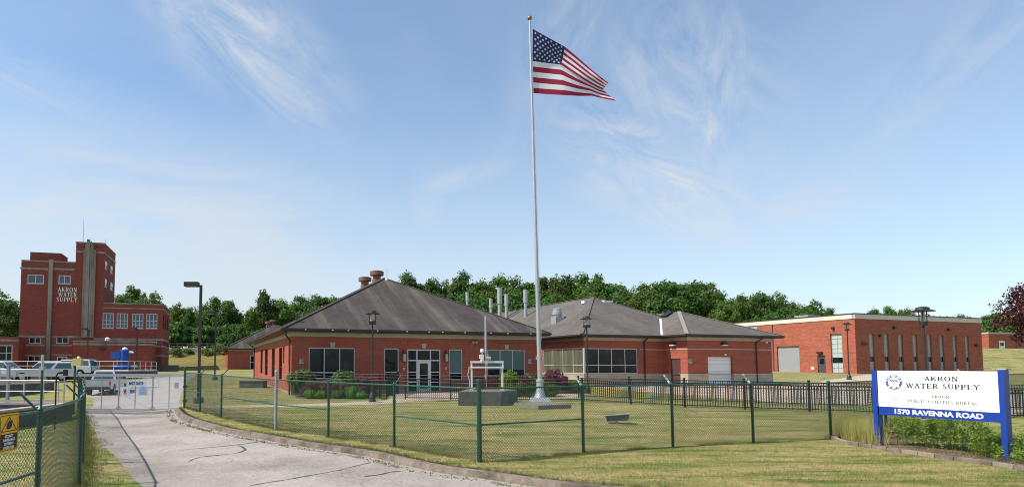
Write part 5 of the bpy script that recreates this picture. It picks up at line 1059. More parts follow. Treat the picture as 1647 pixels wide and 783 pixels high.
s = MB(); s.box(Ls-.04, Ls+.15, -.05, .18, zt_+.036, zt_+.07); s.build('post_cap', M['stone'], sg)
mps = lambda a, z, d: Vector((a, -.05 - d, z))
k = Ls/2.83
serif('lettering', 'AKRON', .125, M['ink'], sg, mps, Ls*.562, 1.98, .78*k, .006); serif('lettering', 'WATER SUPPLY', .135, M['ink'], sg, mps, Ls*.563, 1.76, 1.68*k, .006)
serif('lettering', 'AKRON', .075, M['ink2'], sg, mps, Ls*.55, 1.5, .42*k, .005); serif('lettering', 'PUBLIC UTILITIES BUREAU', .075, M['ink2'], sg, mps, Ls*.56, 1.35, 1.62*k, .005)
txt('lettering', '1570 RAVENNA ROAD', .185, M['signw'], sg, (Ls*.51, -.058, (zb_+zw)/2-.005), (R(90), 0, 0), bold=.007, ext=.003, sx=1.12*k)
def ring(mb, cx_, cz_, r0, r1, y, a0=0, a1=360, n=32):
    for i in range(n):
        t0, t1 = R(a0+(a1-a0)*i/n), R(a0+(a1-a0)*(i+1)/n); mb.face([(cx_+r0*math.cos(t0), y, cz_+r0*math.sin(t0)), (cx_+r1*math.cos(t0), y, cz_+r1*math.sin(t0)), (cx_+r1*math.cos(t1), y, cz_+r1*math.sin(t1)), (cx_+r0*math.cos(t1), y, cz_+r0*math.sin(t1))], (0, -1, 0))
cx_, cz_ = Ls*.158, 1.915; s = MB(); ring(s, cx_, cz_, .155, .215, -.054); so_ = s.build('round_seal', M['seal'], sg)
for i, (a0, a1) in enumerate(((72, 108), (35, 62), (118, 145), (155, 172), (8, 25), (258, 282), (300, 322), (218, 240))): s = MB(); ring(s, cx_, cz_, .168, .202, -.0565, a0, a1, 6); s.build('seal_text_arc', M['signw'], so_)
txt('seal_text', 'Akron', .085, M['machine'], so_, (cx_, -.055, cz_+.05), (R(90), 0, 0), bold=.002, ext=.001, sx=1.0)
s = MB(); s.box(cx_-.09, cx_+.1, -.056, -.053, cz_-.015, cz_-.007); s.build('seal_line', M['ink2'], so_); txt('seal_text', '1825', .055, M['pinkp'], so_, (cx_, -.055, cz_-.065), (R(90), 0, 0), ext=.001)
s = MB(); cx_, cz_ = Ls*.155, 1.43; e = .085
for kx in range(4): ring(s, cx_-e*.9, cz_-e*1.1, e*(.55+.45*kx), e*(.72+.45*kx), -.054, 12, 78, 8)
s.build('wave_emblem', M['teal'], sg)
# garden bed edging and weeds
eb = [gp(*p) for p in ((1339, 703.5), (1348, 710), (1375, 716), (1400, 720), (1440, 726), (1480, 732), (1520, 738), (1560, 743), (1600, 749), (1647, 756), (1700, 765))]
bedpoly = eb + [gp(1700, 722), gp(1560, 706), (gp(1470, 700)), gp(1400, 694), gp(1352, 696)]
sheet('flower_bed_soil', bedpoly, M['mulch'], .006)
ed = thing('stone_edging', 'curved row of brown paving blocks edging the weedy bed under the sign', 'edging', eb[0]); pl = spline([Vector((p.x, p.y)) for p in eb], 12); d = 0; acc = [pl[0]]
for a, c in zip(pl, pl[1:]):
    d += (c-a).length
    if d > .42: acc.append(c); d = 0
for i, (a, c) in enumerate(zip(acc, acc[1:])):
    A3_, C3_ = Vector((a.x, a.y, height(*a))) - eb[0], Vector((c.x, c.y, height(*c))) - eb[0]; dd_ = (C3_-A3_)*.02; s = MB(); s.bar(A3_+dd_+Vector((0, 0, .02+random.uniform(0, .012))), C3_-dd_+Vector((0, 0, .02+random.uniform(0, .012))), .15, .15); s.build('paving_block', random.choice([M['kerb'], mat('block', (.3+random.uniform(-.06, .06), .21, .16), .9, var=.2, vscale=9)]), ed)

# ================================================================== foliage builders
def leaf_mesh(name, centers, normals, sizes, m, aspect=.6):
    n = len(centers); c = np.asarray(centers); rnd = np.random.normal(size=(n, 3)); nrm = np.asarray(normals) + rnd*.75; nrm /= np.linalg.norm(nrm, axis=1)[:, None] + 1e-9
    a = np.cross(nrm, np.random.normal(size=(n, 3))); a /= np.linalg.norm(a, axis=1)[:, None] + 1e-9; b_ = np.cross(nrm, a); s_ = np.asarray(sizes)[:, None]
    a = a*s_; b_ = b_*s_*aspect; v = np.stack([c-a, c-b_*.9+a*.1, c+a, c+b_], 1).reshape(-1, 3)
    me = bpy.data.meshes.new(name); me.vertices.add(n*4); me.vertices.foreach_set('co', v.ravel()); me.loops.add(n*4); me.loops.foreach_set('vertex_index', np.arange(n*4)); me.polygons.add(n); me.polygons.foreach_set('loop_start', np.arange(n)*4); me.polygons.foreach_set('loop_total', np.full(n, 4)); me.update(calc_edges=True); me.materials.append(m); return me
def clump_pts(rng, R_, H_, zb, nc, nl, cr=.3, flat=.8, shape='round'):
    """leaf positions: clumps spread through an uneven crown"""
    C, Nn = [], []
    for k in range(nc):
        while True:
            p = rng.normal(size=3); p /= np.linalg.norm(p)
            if p[2] > -.75: break
        rad = rng.uniform(.22, .84)**.6 * (1 + .08*math.sin(3*p[0]+k % 5) )
        zz = p[2]
        if shape == 'cone': wd = max(.18, 1 - (zz*.5+.5)*.85); q = np.array([p[0]*wd*R_, p[1]*wd*R_, zz*H_/2])*rad
        else: q = np.array([p[0]*R_, p[1]*R_, zz*H_/2])*rad*np.array([1, 1, 1])
        q[2] += zb + H_/2; r_ = cr*R_*rng.uniform(.6, 1.3); m_ = int(nl/nc*rng.uniform(.6, 1.4))
        d = rng.normal(size=(m_, 3)); d /= np.linalg.norm(d, axis=1)[:, None]; rr = r_*rng.uniform(.35, 1.05, size=(m_, 1)); o = d*rr; o[:, 2] *= flat; C.append(q+o); Nn.append(d*.8 + np.array([p[0]*.4, p[1]*.4, .5]))
    return np.concatenate(C), np.concatenate(Nn)
def tree_proto(seed, R_=5, H_=11, zb=4, nc=60, nl=6500, ls=.27, m='leaf', shape='round', cr=.3):
    rng = np.random.default_rng(seed); c, n = clump_pts(rng, R_, H_, zb, int(nc*1.5), int(nl*1.5), cr*.92, shape=shape); me = leaf_mesh('crown', c, n, rng.uniform(.6, 1.3, len(c))*ls, M[m])
    tk = MB(); hgt = zb + H_*.75; pts = [Vector((0, 0, -.4)), Vector((.1, 0, zb*.6)), Vector((-.1, .15, zb+H_*.3)), Vector((.1, 0, hgt))]; rs = [.34, .26, .18, .04]
    for i in range(3): tk.tube(pts[i], pts[i+1], rs[i], rs[i+1], 7)
    for k in range(7): a = rng.uniform(0, 6.28); z = zb*.7 + H_*.09*k; l_ = R_*rng.uniform(.5, .85); p = Vector((0, 0, z)); e = Vector((math.cos(a)*l_, math.sin(a)*l_, z+l_*.7)); tk.tube(p, e, .11, .03, 5)
    return me, tk
def make_tree(proto, label, loc, sc=1, rz=0, sz=None, group=None, name='tree', cat='tree'):
    me, tk = proto; t = thing(name, label, cat, loc, rz, group); c = bpy.data.objects.new('crown', me); col.objects.link(c); c.parent = t
    if isinstance(tk, MB): o = tk.build('trunk', M['bark'], t, uv=False); proto_mesh[id(me)] = o.data
    t.scale = (sc, sc, sz or sc); return t
proto_mesh = {}
PR = {'a': tree_proto(1), 'b': tree_proto(2, 5.4, 10, 4, 46, 6000, .3, 'leaf_b'), 'c': tree_proto(3, 4.4, 12, 4, 66, 6000, .28, 'leaf'), 'y': tree_proto(4, 4.8, 10, 3, 50, 6000, .28, 'leaf_y'),
      'p': tree_proto(5, 4.0, 13, 5, 64, 5200, .26, 'leaf_b', cr=.3), 'd': tree_proto(6, 5, 12, 3.2, 70, 6500, .3, 'leaf_b', 'cone')}
TKM = {}; TOPZ = {k_: max(v.co.z for v in p_[0].vertices) for k_, p_ in PR.items()}
def tree(kind, px_, ytop, D, label, wd=1.0, sink=0):
    """a tree whose top reaches that height in the photograph"""
    q = at(px_, ytop, D); z0 = height(q.x, q.y) - .3; me, tk = PR[kind]; base_h = TOPZ[kind]; sc = (q.z - z0)/base_h; t = thing('tree', label, 'tree', (q.x, q.y, z0), random.uniform(0, 6.28), 'trees of the wood behind the plant')
    c = bpy.data.objects.new('crown', me); col.objects.link(c); c.parent = t
    if kind not in TKM: TKM[kind] = tk.build('trunk', M['bark'], t, uv=False).data
    else: o = bpy.data.objects.new('trunk', TKM[kind]); col.objects.link(o); o.parent = t
    t.scale = (sc*wd, sc*wd, sc); return t
TREES = [
 ('a', -12, 462, 118, 'broad dark tree at the very left edge of the photo beside the brick tower', 1.0), ('b', 12, 478, 112, 'lower tree against the left wall of the brick tower', .9),
 ('p', 213, 456, 150, 'tallest feathery tree rising behind the low wing of the tower', 1.0), ('y', 196, 472, 140, 'light green tree touching the right side of the tall tower', .9), ('a', 243, 466, 140, 'rounded tree above the right end of the tower wing roof', .8),
 ('c', 291, 485, 138, 'pointed tree just left of the tall shoebox street lamp', .8), ('d', 305, 492, 130, 'green tree directly behind the head of the shoebox street lamp', .8), ('b', 358, 475, 136, 'large round dark tree behind the second street lamp', .95), ('b', 334, 488, 142, 'dark tree between the two shoebox street lamps', .8), ('y', 388, 520, 124, 'low bright tree in front of the wood above the small brick building', .6),
 ('d', 425, 464, 140, 'tall ragged tree above the small brick outbuilding roof', .85), ('c', 404, 492, 134, 'tree just left of the outbuilding roof ventilators', .7), ('y', 452, 478, 142, 'yellow-green tree above the left eave of the 105 office', .9), ('a', 482, 472, 150, 'rounded tree behind the lower left slope of the 105 roof', .85), ('b', 512, 470, 150, 'dark tree behind the middle of the left slope of the 105 roof', .85), ('a', 540, 473, 150, 'tree behind the upper left slope of the 105 roof', .8),
 ('p', 652, 433, 158, 'tall thin-topped tree immediately right of the 105 roof peak', .8), ('b', 690, 446, 160, 'dark rounded tree above the right slope of the 105 roof', .8), ('c', 718, 447, 160, 'tree above the left-hand part of the exhaust stacks', .8), ('p', 747, 433, 162, 'tallest open-crowned tree above the first exhaust stack', .9), ('a', 776, 447, 160, 'leafy tree behind the second exhaust stack', .85), ('a', 806, 439, 164, 'tree rising behind the three close exhaust stacks', .9), ('c', 834, 442, 164, 'tree between the last exhaust stack and the close three', .85),
 ('b', 862, 444, 162, 'tree crown crossed by the flagpole', .8), ('a', 886, 440, 160, 'tree immediately right of the flagpole', .8), ('d', 912, 438, 160, 'tree above the roof fan of the laboratory', .9), ('a', 943, 434, 160, 'high dense tree left of the laboratory roof peak', .95), ('b', 975, 444, 158, 'tree just right of the laboratory roof peak', .85), ('c', 1004, 458, 154, 'lower tree over the right slope of the laboratory roof', .8),
 ('a', 1038, 450, 150, 'tree left above the small garage block roof peak', .9), ('b', 1068, 446, 150, 'dark tree above the white valley flashing', .95), ('b', 1100, 449, 150, 'dark tree directly above the garage block roof peak', .95), ('a', 1132, 450, 150, 'tree above the right slope of the garage block roof', .9), ('y', 1165, 482, 138, 'bright yellow-green tree in front of the dark wood', .85),
 ('a', 1190, 470, 152, 'tree above the left end of the flat-roofed garage', .8), ('b', 1218, 466, 156, 'tree over the strip window of the flat-roofed garage', .8), ('c', 1246, 467, 156, 'tree above the grey roller door of the garage', .8), ('a', 1274, 482, 160, 'low tree above the dark door of the garage', .7), ('c', 1304, 480, 162, 'last tall tree before the gap in the skyline at right', .8), ('y', 1332, 492, 166, 'small tree at the falling end of the wood, above the garage parapet', .6),
 ('a', 1404, 494, 165, 'low tree top showing over the garage roof above the first narrow windows', .8), ('y', 1456, 494, 170, 'tree top over the garage roof between the low crowns by the disc lamp', .7), ('b', 1543, 504, 168, 'low tree top over the garage roof near its far third', .7), ('y', 1584, 506, 152, 'bright tree just past the garage corner', .7),
 ('y', 1430, 490, 168, 'small tree tops showing over the garage roof left of the big disc lamp', .65), ('b', 1478, 503, 172, 'tree top just behind the big disc lamp', .5), ('b', 1594, 500, 150, 'tree beyond the right end of the garage', .8), ('a', 1622, 497, 146, 'tree between the garage and the maroon-leaved tree', .8), ('b', 1655, 508, 144, 'tree behind the maroon-leaved tree at the right edge', .9), ('a', 1566, 512, 156, 'low tree top over the far end of the garage roof', .7)]
for T in TREES: tree(T[0], T[1], T[2], T[3], T[4], T[5])
# the mass of the wood behind and below those trees: stuff
rng = np.random.default_rng(11); Cs, Ns = [], []
for px_ in np.arange(-60, 1700, 11):
    if 1345 < px_ < 1560: yt = 503
    else: yt = lerp([(-60, 480), (30, 490), (190, 486), (260, 486), (330, 500), (390, 498), (450, 490), (560, 482), (640, 458), (760, 458), (950, 452), (1010, 464), (1140, 460), (1180, 478), (1270, 486), (1340, 498), (1347, 512), (1560, 515), (1600, 512), (1700, 515)], px_)
    for row, D in enumerate((150, 170)):
        yy = yt + rng.uniform(-2, 10) + (8 if row == 0 else 0); q = at(px_ + rng.uniform(-6, 6), yy, D + rng.uniform(-6, 6)); z0 = height(q.x, q.y); H_ = max(4, q.z - z0); c, n = clump_pts(rng, 5.2, H_, 0, 26, 1150, .34); c += np.array([q.x, q.y, z0]); Cs.append(c); Ns.append(n)
for px_ in list(np.arange(268, 420, 9)) + list(np.arange(1560, 1700, 10)):   # undergrowth along the wood edge
    D = 127 if px_ < 500 else 136; q = at(px_ + rng.uniform(-4, 4), 540, D + rng.uniform(-3, 3)); z0 = height(q.x, q.y); H_ = rng.uniform(3.5, 6.5); c, n = clump_pts(rng, 3, H_, -.3, 18, 1100, .34); c += np.array([q.x, q.y, z0]); Cs.append(c); Ns.append(n)
Cs = np.concatenate(Cs); Ns = np.concatenate(Ns); me = leaf_mesh('woodland', Cs, Ns, rng.uniform(.7, 1.4, len(Cs))*.36, M['leaf_b']); o = bpy.data.objects.new('woodland', me); col.objects.link(o); tag(o, 'dense dark green wood filling in behind the separate trees', 'woodland', kind='stuff')
for i_, (px_, D, wd_, lab_) in enumerate(((284, 112, 1.7, 'low bush on the dry bank beside the tower wing'), (303, 114, 1.2, 'small bush on the dry bank left of the tall shoebox lamp'), (334, 113, 1.5, 'green bush on the dry bank between the two shoebox lamps'), (357, 115, 2.0, 'wide green bush at the right end of the dry bank'))):
    q = at(px_, 580, D); q.z = height(q.x, q.y); rg_ = np.random.default_rng(70+i_); c, n = clump_pts(rg_, wd_, wd_*.9, -.1, 16, 900, .4); me = leaf_mesh('foliage', c, n, rg_.uniform(.6, 1.3, len(c))*.16, M['leaf_y']); t = thing('bank_bush', lab_, 'shrub', q, 0, 'bushes on the dry bank'); o = bpy.data.objects.new('foliage', me); col.objects.link(o); o.parent = t
# maroon tree at the right edge
q = at(1724, 600, 52); z0 = height(q.x, q.y); t = thing('maroon_tree', 'maroon-leaved maple leaning in from the right edge of the photo', 'tree', (q.x, q.y, z0)); rng = np.random.default_rng(21)
c, n = clump_pts(rng, 4.8, 6.6, 3.0, 120, 20000, .24); me = leaf_mesh('crown', c, n, rng.uniform(.6, 1.3, len(c))*.12, M['leaf_m']); o = bpy.data.objects.new('crown', me); col.objects.link(o); o.parent = t
s = MB(); s.tube((0, 0, -.3), (0, 0, 4), .2, .15, 8); 
for k in range(7): a = k*.9; s.tube((0, 0, 2.5+k*.3), (math.cos(a)*3, math.sin(a)*3, 5.5+k*.4), .08, .02, 5)
s.build('trunk', M['bark'], t, uv=False)
# shrubs
def shrub(name, label, px_, ybase, wpx, ytop, m, D=None, ls=.05, nl=3500, group=None, nc=46, cr=.42):
    q = gp(px_, ybase) if D is None else at(px_, 600, D); q.z = height(q.x, q.y); sc = F/q.y; R_ = wpx/sc/2; H_ = at(px_, ytop, q.y).z - q.z
    rng = np.random.default_rng(int(px_*7+ybase)); c, n = clump_pts(rng, R_*.95, H_*1.0, -.02, nc, int(nl*1.3), cr); c[:, 2] = np.maximum(c[:, 2], .02); me = leaf_mesh('foliage', c, n, rng.uniform(.6, 1.3, len(c))*ls*1.25, M[m])
    t = thing(name, label, 'shrub', q, 0, group); o = bpy.data.objects.new('foliage', me); col.objects.link(o); o.parent = t; s = MB()
    for k in range(5): a = k*1.3; s.tube((0, 0, -.1), (math.cos(a)*R_*.5, math.sin(a)*R_*.5, H_*.6), .03, .01, 5)
    s.build('stem', M['bark'], t, uv=False); return t
shrub('round_shrub', 'large round green shrub at the left corner of the 105 office', 487, 632, 42, 592, 'shrub', 38.2, .06, 6000, 'large round shrubs')
shrub('round_shrub', 'large round green shrub under the right side of the three-part window', 554, 630, 42, 593.5, 'shrub', 39.0, .06, 6000, 'large round shrubs')
for px_, w_, yt, D, lab in ((499, 34, 614, 37.2, 'low maroon barberry in front of the left round shrub'), (528, 30, 612, 37.4, 'low maroon barberry between the two round shrubs'), (557, 26, 614, 37.4, 'low maroon barberry in front of the right round shrub'), (588, 42, 601, 39, 'taller red bush between right round shrub and black fence'), (598, 14, 631, 36.9, 'tiny maroon bush beside the lamp base')): shrub('barberry_bush', lab, px_, 0, w_, yt, 'barb', D, .05, 3000, 'maroon barberry bushes')
for px_, w_, yt, D, lab in ((498, 19, 626, 36.6, 'left lime green plant at the front of the bed'), (514, 20, 628, 36.6, 'second lime green plant in the front of the bed'), (566, 24, 622, 36.8, 'tallest lime green plant in front of the barberries'), (582, 18, 630, 36.6, 'small lime green plant beside the lamp'), (543, 22, 627, 36.8, 'grey-green low plant in the middle of the bed'), (618, 9, 640, 36.3, 'tiny green tuft at the picket fence end')): shrub('bedding_plant', lab, px_, 0, w_, yt, 'lime' if 'lime' in lab else 'shrub', D, .045, 1800, 'low plants at the front of the bed')
for i, (px_, w_, yt, D, m_, lab) in enumerate(((822, 38, 592, 40.3, 'lime', 'lime green bush right of the white instrument frame'), (851, 30, 601, 41, 'shrub', 'clipped green bush immediately left of the flagpole'), (842, 26, 607, 39.5, 'barb', 'dark red bush behind the fence under the 105 plate'), (889, 40, 595, 41.5, 'barb', 'wide maroon bush immediately right of the flagpole'), (909, 11, 601, 40.8, 'barb', 'narrow upright red shrub by the ribbon window'), (835, 40, 616, 38.2, 'shrub', 'low dark green planting behind the picket fence left of the flagpole'), (880, 44, 616, 38.4, 'shrub', 'low dark green planting behind the picket fence right of the flagpole'), (925, 34, 612, 42, 'shrub', 'low green planting below the corner window'))): shrub('garden_bush', lab, px_, 0, w_, yt, m_, D, .055, 3600, 'bushes along the plaza')
sheet('shrub_bed_soil', G((472, 633), (478, 640), (560, 641), (612, 639), (612, 631), (500, 624)), M['mulch'], .005)
# weeds of the sign bed: stuff
rng = np.random.default_rng(31); Cw, Nw, stems = [], [], MB(); Cy, Ny = [], []
for k in range(620):
    px_ = rng.uniform(1405, 1690); k0 = lerp([(1405, 716), (1480, 728), (1560, 738), (1690, 757)], px_); py_ = k0 - rng.uniform(3, 36); q = gp(px_, py_)
    if noise.noise(Vector((q.x*1.6, q.y*1.6, 4))) < -.22: continue
    if 1395 < px_ < 1440 and rng.random() < .7: continue
    Hh = rng.uniform(.3, .9)*(1+.5*noise.noise(Vector((q.x*1.1, q.y*1.1, 7))))*(1 if 1440 < px_ < 1590 else .62); stems.tube(q, q+Vector((rng.uniform(-.08, .08), rng.uniform(-.08, .08), Hh)), .006, .003, 3, False)
    n = 22; t = rng.uniform(.42, 1, n); a = rng.uniform(0, 6.28, n); r_ = .03 + .1*(1-t*.5)*rng.random(n); Cw.append(np.stack([q.x+np.cos(a)*r_, q.y+np.sin(a)*r_, q.z+t*Hh], 1)); Nw.append(np.stack([np.cos(a)*.5, np.sin(a)*.5, np.ones(n)], 1))
Cw = np.concatenate(Cw); Nw = np.concatenate(Nw); me = leaf_mesh('weeds', Cw, Nw, rng.uniform(.5, 1.4, len(Cw))*.045, M['weed'], .4); o = bpy.data.objects.new('weeds', me); col.objects.link(o); tag(o, 'tangle of green weeds growing under the sign board', 'weeds', kind='stuff'); tag(stems.build('weed_stems', M['weed'], None, uv=False), 'thin upright weed stalks under the sign board', 'weeds', kind='stuff')
def blades(name, pts, hmin, hmax, wd, m, lab, lean=.35, kind='stuff', cat='grass'):
    P_ = np.asarray(pts); n = len(P_); a = np.random.uniform(0, 6.28, n); h_ = np.random.uniform(hmin, hmax, n); lx = np.random.normal(0, lean, n)*h_; ly = np.random.normal(0, lean, n)*h_
    dx, dy = np.cos(a)*wd, np.sin(a)*wd; v = np.stack([np.stack([P_[:, 0]-dx, P_[:, 1]-dy, P_[:, 2]-.005], 1), np.stack([P_[:, 0]+dx, P_[:, 1]+dy, P_[:, 2]-.005], 1), np.stack([P_[:, 0]+lx, P_[:, 1]+ly, P_[:, 2]+h_], 1)], 1).reshape(-1, 3)
    me = bpy.data.meshes.new(name); me.vertices.add(n*3); me.vertices.foreach_set('co', v.ravel()); me.loops.add(n*3); me.loops.foreach_set('vertex_index', np.arange(n*3)); me.polygons.add(n); me.polygons.foreach_set('loop_start', np.arange(n)*3); me.polygons.foreach_set('loop_total', np.full(n, 3)); me.update(calc_edges=True); me.materials.append(m); o = bpy.data.objects.new(name, me); col.objects.link(o); return tag(o, lab, cat, kind=kind)
pts = []
for k in range(6000):
    px_ = random.gauss(1376, 18); py_ = lerp([(1339, 703), (1375, 714), (1410, 720)], px_) - random.uniform(2, 20); q = gp(px_, py_); pts.append((q.x, q.y, q.z))
blades('seed_grass', pts, .25, .85, .006, M['straw'], 'tall straw-coloured seeding grass at the left end of the sign bed', .16)
# lawn blades near the camera
pts = []
rr = random.Random(5)
while len(pts) < 240000:
    x = rr.uniform(-12, 22); y = rr.uniform(10.5, 30)
    if rr.random() > (12/y)**1.6: continue
    if kdist(x, y) > -.08: continue
    pts.append((x, y, height(x, y)))
blades('lawn_grass', pts, .02, .065, .004, M['lawn'], 'short mown lawn grass, patchy green and straw', .5)
pts = []
for a, c in zip(FP, FP[1:]):                                               # longer grass the mower leaves under the fence
    for k in range(int((Vector(c)-Vector(a)).length*320)): t = rr.random(); x = a[0]+(c[0]-a[0])*t+rr.gauss(0, .08); y = a[1]+(c[1]-a[1])*t+rr.gauss(0, .08); pts.append((x, y, height(x, y))) if noise.noise(Vector((x, y, 0))*1.2) > -.15 else None
for a, c in zip(FL, FL[1:]):
    for k in range(int((Vector(c)-Vector(a)).length*600)): t = rr.random(); x = a[0]+(c[0]-a[0])*t+rr.gauss(.08, .12); y = a[1]+(c[1]-a[1])*t+rr.gauss(0, .2); pts.append((x, y, height(x, y)))
kk = off(ks, SG*.6)
for a, c in zip(kk, kk[1:]):
    for k in range(int((c-a).length*160)):
        t = rr.random(); x = a.x+(c.x-a.x)*t+rr.gauss(0, .05); y = a.y+(c.y-a.y)*t+rr.gauss(0, .05)
        if noise.noise(Vector((x, y, 3))*2.2) > .12: pts.append((x, y, height(x, y)))
kk = off(ks, -SG*.1)
for a, c in zip(kk, kk[1:]):
    for k in range(int((c-a).length*500)): t = rr.random(); x = a.x+(c.x-a.x)*t+rr.gauss(0, .04); y = a.y+(c.y-a.y)*t+rr.gauss(0, .04); pts.append((x, y, height(x, y)+.01))
blades('fence_line_grass', pts, .03, .13, .004, M['blade'], 'longer green grass along the fence foot and kerb', .4)
pts = []
while len(pts) < 26000:
    y = rr.uniform(6, 30); x = -4.6 - (y-9)*.5 + rr.gauss(0, 1.3)
    fxl = lerp([(3, -5.2), (9.3, -5.5), (12.9, -6.75), (32, -16.9)], y)
    if x > fxl + 1.3*min(1, y/12)*(.6+.5*noise.noise(Vector((x*.8, y*.8, 9)))): continue
    pts.append((x, y, height(x, y)))
blades('verge_grass', pts, .02, .07, .004, M['blade'], 'rough grass verge between the near left fence and the drive', .45)

rr2 = random.Random(9); gm_ = MB(); kk = off(ks, SG*.5)
for a, c in zip(kk, kk[1:]):
    for k in range(int((c-a).length*30)):
        t = rr2.random(); x = a.x+(c.x-a.x)*t+rr2.gauss(0, .12); y = a.y+(c.y-a.y)*t+rr2.gauss(0, .12); e = rr2.uniform(.006, .02)
        if kdist(x, y) < .28 or y < 7: continue
        z = height(x, y)+.008; gm_.hexa([(x-e, y-e, z), (x+e, y-e*.7, z), (x+e, y+e, z), (x-e*.6, y+e, z), (x-e*.5, y-e*.5, z+e), (x+e*.5, y-e*.4, z+e), (x+e*.4, y+e*.5, z+e*.8), (x-e*.4, y+e*.5, z+e)])
tag(gm_.build('gutter_grit', M['mulch'], uv=False), 'loose grit and dead leaves along the gutter', 'grit', kind='stuff')
# ================================================================== lamps
def shoebox(px_, ybase, ytop, D, label, scale=1):
    q = at(px_, 600, D); z0 = height(q.x, q.y); H_ = at(px_, ytop, D).z - z0; t = thing('street_lamp', label, 'street lamp', (q.x, q.y, z0)); s = MB(); s.lathe([(.28, -.2), (.28, .28), (.24, .32)], (0, 0, 0), 14); s.build('concrete_foot', M['conc_dark'], t)
    s = MB(); s.bar((0, 0, .3), (.02, 0, H_-.05), .13, .13); s.bar((0, 0, H_-.1), (-.3, 0, H_-.1), .06, .08); s.build('pole', M['bronze'], t); s = MB(); s.box(-.9, -.12, -.2, .2, H_-.14, H_+.12); o = s.build('lamp_head', M['bronze'], t); s = MB(); s.box(-.86, -.2, -.16, .16, H_-.16, H_-.141); s.build('lens', M['frost'], o); return t
shoebox(320, 646, 457, 34, 'tall dark shoebox street lamp right of the gate')
shoebox(345.5, 608, 502, 60, 'farther shoebox street lamp behind the first one, beside the lawn')
shoebox(139.5, 600, 529, 78, 'dark shoebox lamp in front of the tower letters side, left of the blue machine'); shoebox(219, 600, 528, 74, 'thin dark lamp pole in front of the tower wing, right of the blue machine')
def posttop(px_, ytop, D, label, sc=1.0, bw=1.0):
    q = at(px_, 600, D); z0 = height(q.x, q.y); H_ = at(px_, ytop, D).z - z0; t = thing('post_top_lamp', label, 'lamp', (q.x, q.y, z0), 0, 'post-top lantern lamps'); s = MB(); s.lathe([(.55*sc, -.2), (.55*sc, .04)], (0, 0, 0), 20); s.build('foot_pad', M['stone'], t)
    s = MB(); s.lathe([(.22*sc, .04), (.22*sc, .12), (.16*sc, .18), (.2*sc, .26), (.15*sc, .42), (.09*sc, .55), (.08*sc, .75)], (0, 0, 0), 14); s.tube((0, 0, .6), (0, 0, H_-.78*sc), .055*sc, .045*sc, 10); s.build('pole', M['bronze'], t)
    s = MB(); z = H_-.78*sc; s.box(-.2*sc*bw, .2*sc*bw, -.2*sc*bw, .2*sc*bw, z, z+.17*sc)
    for a in (-1, 1):
        for c_ in (-1, 1): s.box(a*.17*sc*bw-.012, a*.17*sc*bw+.012, c_*.17*sc*bw-.012, c_*.17*sc*bw+.012, z+.17*sc, z+.58*sc)
    s.lathe([(.4*sc, .575*sc), (.42*sc, .6*sc), (.24*sc, .66*sc), (.22*sc, .74*sc), (.1*sc, .78*sc)], (0, 0, z), 20); o = s.build('lantern', M['bronze'], t); s = MB(); s.lathe([(.13*sc*bw, .175*sc), (.13*sc*bw, .57*sc)], (0, 0, z), 12); s.build('glass', M['frost'], o); return t
posttop(599, 499, 34, 'post-top lantern lamp between the shrubs and the glass entrance of the 105 office'); posttop(945, 508, 40.5, 'post-top lantern lamp in front of the corner windows of the laboratory'); posttop(1365.5, 518, 60, 'post-top lamp on the path before the flat-roofed garage', 1.1, .6)
posttop(1489, 493, 25.5, 'large disc-topped lantern lamp rising above the sign board', 1.05, .5)

# ================================================================== left side: basins, railings, vehicles, machines
def railing(name, label, pts, h=1.05, m='white_metal', post=1.6, r=.024, z0=None, group=None):
    O = Vector(pts[0]); root = thing(name, label, 'railing', O, 0, group); s = MB()
    for a, c in zip(pts, pts[1:]):
        A, C = Vector(a)-O, Vector(c)-O; n = max(1, round((C-A).length/post))
        for i in range(n+1): q = A.lerp(C, i/n); pm = MB(); pm.tube(q, q+Vector((0, 0, h)), r, r, 6); pm.build('post', M[m], root)
        for z in (h, h*.52): s.tube(A+Vector((0, 0, z)), C+Vector((0, 0, z)), r, r, 6)
        s.bar(A+Vector((0, 0, .08)), C+Vector((0, 0, .08)), .02, .1)
    s.build('rails', M[m], root)
def basin(name, label, x0, x1, y0, y1, zt, wt=.35):
    zb = min(height(x0, y0), height(x1, y0), height(x0, y1)) - .3; t = thing(name, label, 'basin', (x0, y0, zb)); H_ = zt - zb; W, D_ = x1-x0, y1-y0; s = MB(); s.box(0, W, 0, wt, 0, H_); s.box(0, W, D_-wt, D_, 0, H_); s.box(0, wt, wt, D_-wt, 0, H_); s.box(W-wt, W, wt, D_-wt, 0, H_); s.build('basin_wall', M['conc_dark'], t)
    s = MB(); s.box(-.06, W+.06, -.06, wt+.02, H_+.002, H_+.1); s.box(-.06, W+.06, D_-wt-.02, D_+.06, H_+.002, H_+.1); s.box(-.06, wt+.02, wt+.021, D_-wt-.021, H_+.002, H_+.1); s.box(W-wt-.02, W+.06, wt+.021, D_-wt-.021, H_+.002, H_+.1); s.build('coping', M['gravel'], t)
    s = MB(); s.box(wt, W-wt, wt, D_-wt, H_-.5, H_-.45); s.build('water', M['water'], t); return t
basin('settling_basin', 'low rectangular concrete settling basin near the left fence', -34, -15.6, 22.0, 29.0, .55)
basin('settling_basin', 'larger concrete settling basin with dark water left of the parked pickup', -52, -29.6, 38.5, 52, .95)
basin('settling_basin', 'dark concrete basin platform under the blue machine before the tower', -47, -29.5, 66, 74, 1.75)
railing('pipe_railing', 'grey pipe railing along the front of the larger settling basin', [(-52, 38.6, 1.05), (-29.8, 38.6, 1.05), (-29.8, 51.8, 1.05)], m='galv')
